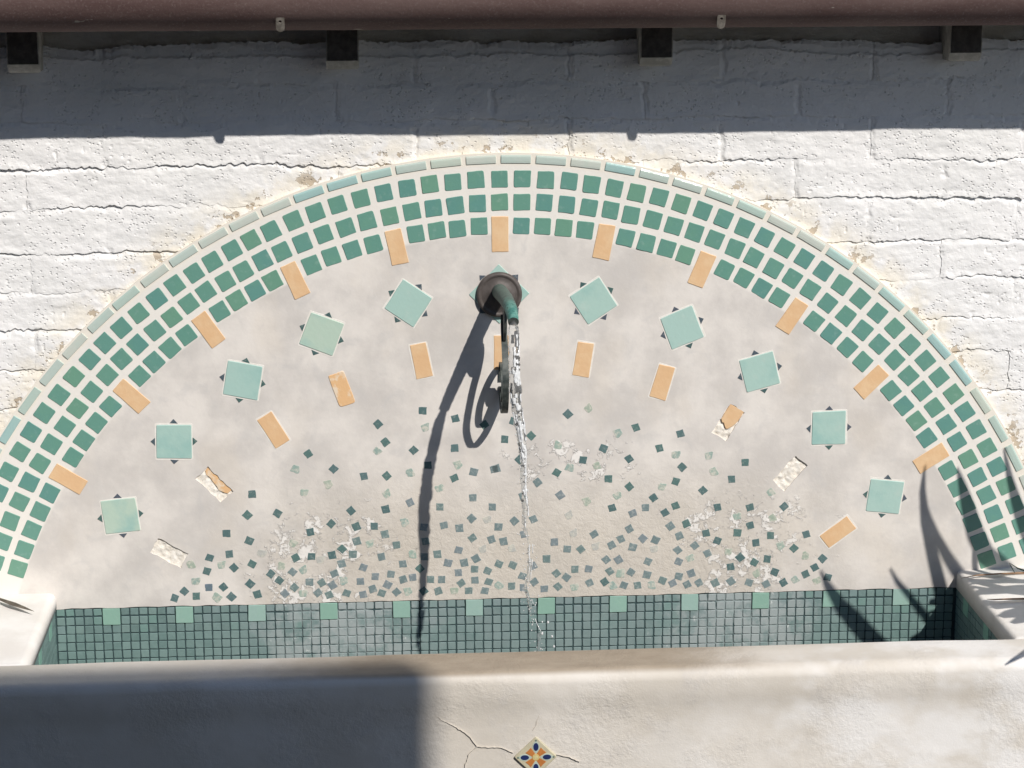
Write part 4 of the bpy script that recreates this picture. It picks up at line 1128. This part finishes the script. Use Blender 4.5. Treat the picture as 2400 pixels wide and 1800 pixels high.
# ------------------------------------------------------------------ falling water
jet = thing('water_jet', 'clear sparkling stream of water falling from the spout into the basin', 'water jet', (-0.018, -0.30, Z0 + 0.228))
org = Vector((-0.018, -0.30, 0.228))
SP = [(-0.0172, -0.288, 0.2315), (-0.0176, -0.303, 0.2265)] + STREAM + [(0.032, -0.515, -0.62), (0.033, -0.528, -0.72), (0.034, -0.534, -0.80)]
sp_pts, tt = smooth_path(SP, 420)
def stream(seed, ox, oy, f0, f1, rscale, brk):
    segs = []; cur = []; cr = []
    def flush():
        if len(cur) > 2:
            segs.append(tube(cur, cr, 12))
        cur.clear(); cr.clear()
    for i, (p, t) in enumerate(zip(sp_pts, tt)):
        if not f0 <= t <= f1: flush(); continue
        base = np.interp(t, [0, 0.03, 0.12, 0.20, 0.36, 0.55, 0.8, 1.0], [0.0075, 0.0130, 0.0150, 0.0148, 0.0085, 0.0046, 0.0034, 0.0036]) * rscale
        nz = float(vnoise(i * 0.16, 0, seed)) * 0.30 + float(vnoise(i * 0.42, 3, seed + 1)) * 0.30
        g_ = min(1.0, 0.25 + t * 2.2) if abs(ox) + abs(oy) > 0 else min(1.0, t * 2.2)
        g2 = np.interp(t, [0, 0.06, 0.22, 0.45, 1], [0.5, 0.95, 1.0, 0.62, 0.7])
        r = base * (1 + nz * (0.25 + 0.75 * g_))
        b_ = float(vnoise(i * 0.11, 7, seed + 2)) + float(vnoise(i * 0.31, 5, seed + 3)) * 0.6
        if (t > 0.30 or rscale < 0.4) and b_ < brk - (0.75 - t) * (1.0 if rscale > 0.4 else 0.35): flush(); continue
        q = p + Vector((ox * g2 + 0.0016 * g_ * float(vnoise(i * 0.12, 9, seed + 4)), oy * g2 + 0.0016 * g_ * float(vnoise(i * 0.12, 2, seed + 5)), 0)) - org
        cur.append(q); cr.append(max(r, 0.0008))
    flush()
    return segs
for sd, ox, oy, f0, f1, rs, bk, M_ in ((130, 0.0, 0.0, 0.0, 1.0, 0.95, -0.30, WATER), (170, -0.005, -0.003, 0.16, 1.0, 0.5, 0.0, WATER),
                                   (150, 0.0055, -0.0100, 0.035, 0.46, 0.32, 0.04, FOAM_GLINT), (190, -0.0045, -0.0115, 0.035, 0.42, 0.30, 0.06, FOAM_GLINT),
                                   (210, 0.0115, -0.0050, 0.05, 0.75, 0.22, 0.16, FOAM_GLINT), (230, 0.0008, -0.0130, 0.05, 0.60, 0.30, 0.06, FOAM_GLINT), (250, -0.0100, -0.0070, 0.08, 0.36, 0.20, 0.12, FOAM_GLINT)):
    for v, f in stream(sd, ox, oy, f0, f1, rs, bk):
        link('strand', mesh('strand', v, f, True), M_, jet)
def ball(c, r, sub=8):
    vs = []; fs = []
    for i in range(1, sub):
        for k in range(sub):
            a = math.pi * i / sub; b = 2 * math.pi * k / sub
            vs.append((c[0] + r * math.sin(a) * math.cos(b), c[1] + r * math.sin(a) * math.sin(b), c[2] + 1.3 * r * math.cos(a)))
    for i in range(sub - 2):
        for k in range(sub): fs.append((i * sub + k, (i + 1) * sub + k, (i + 1) * sub + (k + 1) % sub, i * sub + (k + 1) % sub))
    fs += [tuple(range(sub)), tuple(reversed(range((sub - 2) * sub, (sub - 1) * sub)))]
    return vs, fs
dr = MB(); r_ = random.Random(21)
for k in range(260):
    t = r_.uniform(0.12, 1.0); p = sp_pts[int(t * 419)] - org
    s_ = 0.004 + 0.010 * t
    v, f = ball((p.x + r_.gauss(0, s_), p.y + r_.gauss(0, s_), p.z + r_.uniform(-0.01, 0.01)), r_.uniform(0.0007, 0.0019))
    dr.add(v, f)
for x, z in ((0.03, -0.53), (0.055, -0.538), (0.06, -0.565), (0.045, -0.50)):
    v, f = ball((x + 0.01 - org.x, -0.505 - org.y, z - org.z), 0.0028); dr.add(v, f)
me = dr.mesh('droplets', True); fix(me, None)
o = link('droplets', me, FOAM_GLINT, jet); o['kind'] = 'stuff'

# ------------------------------------------------------------------ plants
def blade(P_, W_, th=0.003, up=None):
    P_ = [Vector(p) for p in P_]; n = len(P_); vs = []; fs = []
    for i in range(n):
        t = (P_[min(i + 1, n - 1)] - P_[max(i - 1, 0)]).normalized()
        s_ = t.cross(SUN).normalized() if up is None else t.cross(up).normalized()
        nn = s_.cross(t).normalized(); hw = W_[i] / 2
        vs += [P_[i] - s_ * hw, P_[i] - nn * (th * 0.3) , P_[i] + s_ * hw, P_[i] - nn * th * (0.3 + hw * 60)]
    for i in range(n - 1):
        for k in range(4): fs.append((4 * i + k, 4 * i + (k + 1) % 4, 4 * i + 4 + (k + 1) % 4, 4 * i + 4 + k))
    fs += [(3, 2, 1, 0), tuple(range(4 * n - 4, 4 * n))]
    me = mesh('leaf', vs, fs); fix(me, None); return me
B = Vector((2.08, -0.74, -0.34))
yu = thing('yucca', 'spiky yucca on a short trunk just right of the basin, only leaf tips in view', 'yucca', (2.08, -0.74, 0.0))
yo = Vector((2.08, -0.74, -Z0))
v, f = tube([(0.02, 0.02, 0.0), (0.0, 0.0, 0.3), (-0.01, 0.0, 0.7), (0, 0, 1.10)], [0.10, 0.085, 0.08, 0.075], 16)
me = mesh('trunk', v, f, True); fix(me, None); link('trunk', me, TRUNK, yu)
def yleaf(P_, W_, mat=LEAF, **kw):
    link('leaf', blade([Vector(p) - yo for p in P_], W_, **kw), mat, yu)
for L_ in LEAVES:
    P_ = [Vector(q[:3]) for q in L_]; W_ = [q[3] for q in L_]
    a = P_[-1]; t = (P_[-1] - P_[-2]).normalized(); dist = (B - a).length
    c1 = a + t * dist * 0.35; c2 = B + Vector((-0.12, 0, 0.10))
    for k in range(1, 9):
        u = k / 8
        P_.append(a * (1 - u) ** 3 + c1 * 3 * u * (1 - u) ** 2 + c2 * 3 * u * u * (1 - u) + B * u ** 3)
        W_.append(W_[len(L_) - 1] + (0.026 - W_[len(L_) - 1]) * min(1, u * 1.5))
    yleaf(P_, W_)
r_ = random.Random(33)
for k in range(60):                                  # the rest of the rosette, away from the basin
    az = r_.uniform(-100, 100); el = r_.uniform(-25, 75)
    if el > 35 and az > 60: continue
    d = Vector((math.cos(math.radians(az)) * math.cos(math.radians(el)), math.sin(math.radians(az)) * math.cos(math.radians(el)), math.sin(math.radians(el))))
    ln = r_.uniform(0.45, 0.62); P_ = []; W_ = []
    for i in range(6):
        u = i / 5; P_.append(B + d * ln * (1 - u) + Vector((0, 0, -0.10 * (1 - u) ** 2))); W_.append([0.003, 0.018, 0.030, 0.036, 0.038, 0.042][i])
    yleaf(P_, W_)
# leaf tips that reach into view over the right coping
G = [Vector(p) for p in GREENTIP]
tipv = G[0]
yleaf([tipv, G[1], G[2], G[2] + Vector((0.15, -0.12, -0.02)), G[2] + Vector((0.4, -0.3, 0.04)), B], [0.001, 0.004, 0.005, 0.014, 0.03, 0.042], up=Vector((0.3, -1, 0.5)))
yleaf([tipv, tipv + Vector((0.006, -0.004, -0.012)), tipv + Vector((0.014, -0.01, -0.026))], [0.001, 0.0045, 0.002], up=Vector((1.0, -1, 0.2)))
b1 = [Vector(p) for p in BROWN1]; yleaf(b1 + [Vector((1.5, -0.31, -0.50)), Vector((1.8, -0.5, -0.42)), B], [0.001, 0.006, 0.008, 0.010, 0.012, 0.02, 0.03], DRY, up=Vector((0, -0.3, 1)))
b2 = [Vector(p) for p in BROWN2]; yleaf(b2 + [Vector((1.6, -0.10, -0.49)), Vector((1.85, -0.4, -0.42)), B], [0.001, 0.006, 0.008, 0.010, 0.012, 0.02, 0.03], DRY, up=Vector((0, -0.3, 1)))
dl = [Vector(p) for p in DRYLEAF]
d0 = dl[2].copy()
me = blade([p - d0 + Vector((0, 0, 0.0012)) for i, p in enumerate(dl)], [0.008, 0.011, 0.018, 0.012, 0.001], th=0.0008, up=Vector((0, -0.2, 1)))
o = tag(link('dry_leaf', me, TWIG, None, (d0.x, d0.y, d0.z + Z0)), 'thin withered leaf lying on the white coping at the left end of the basin', 'dry leaf')
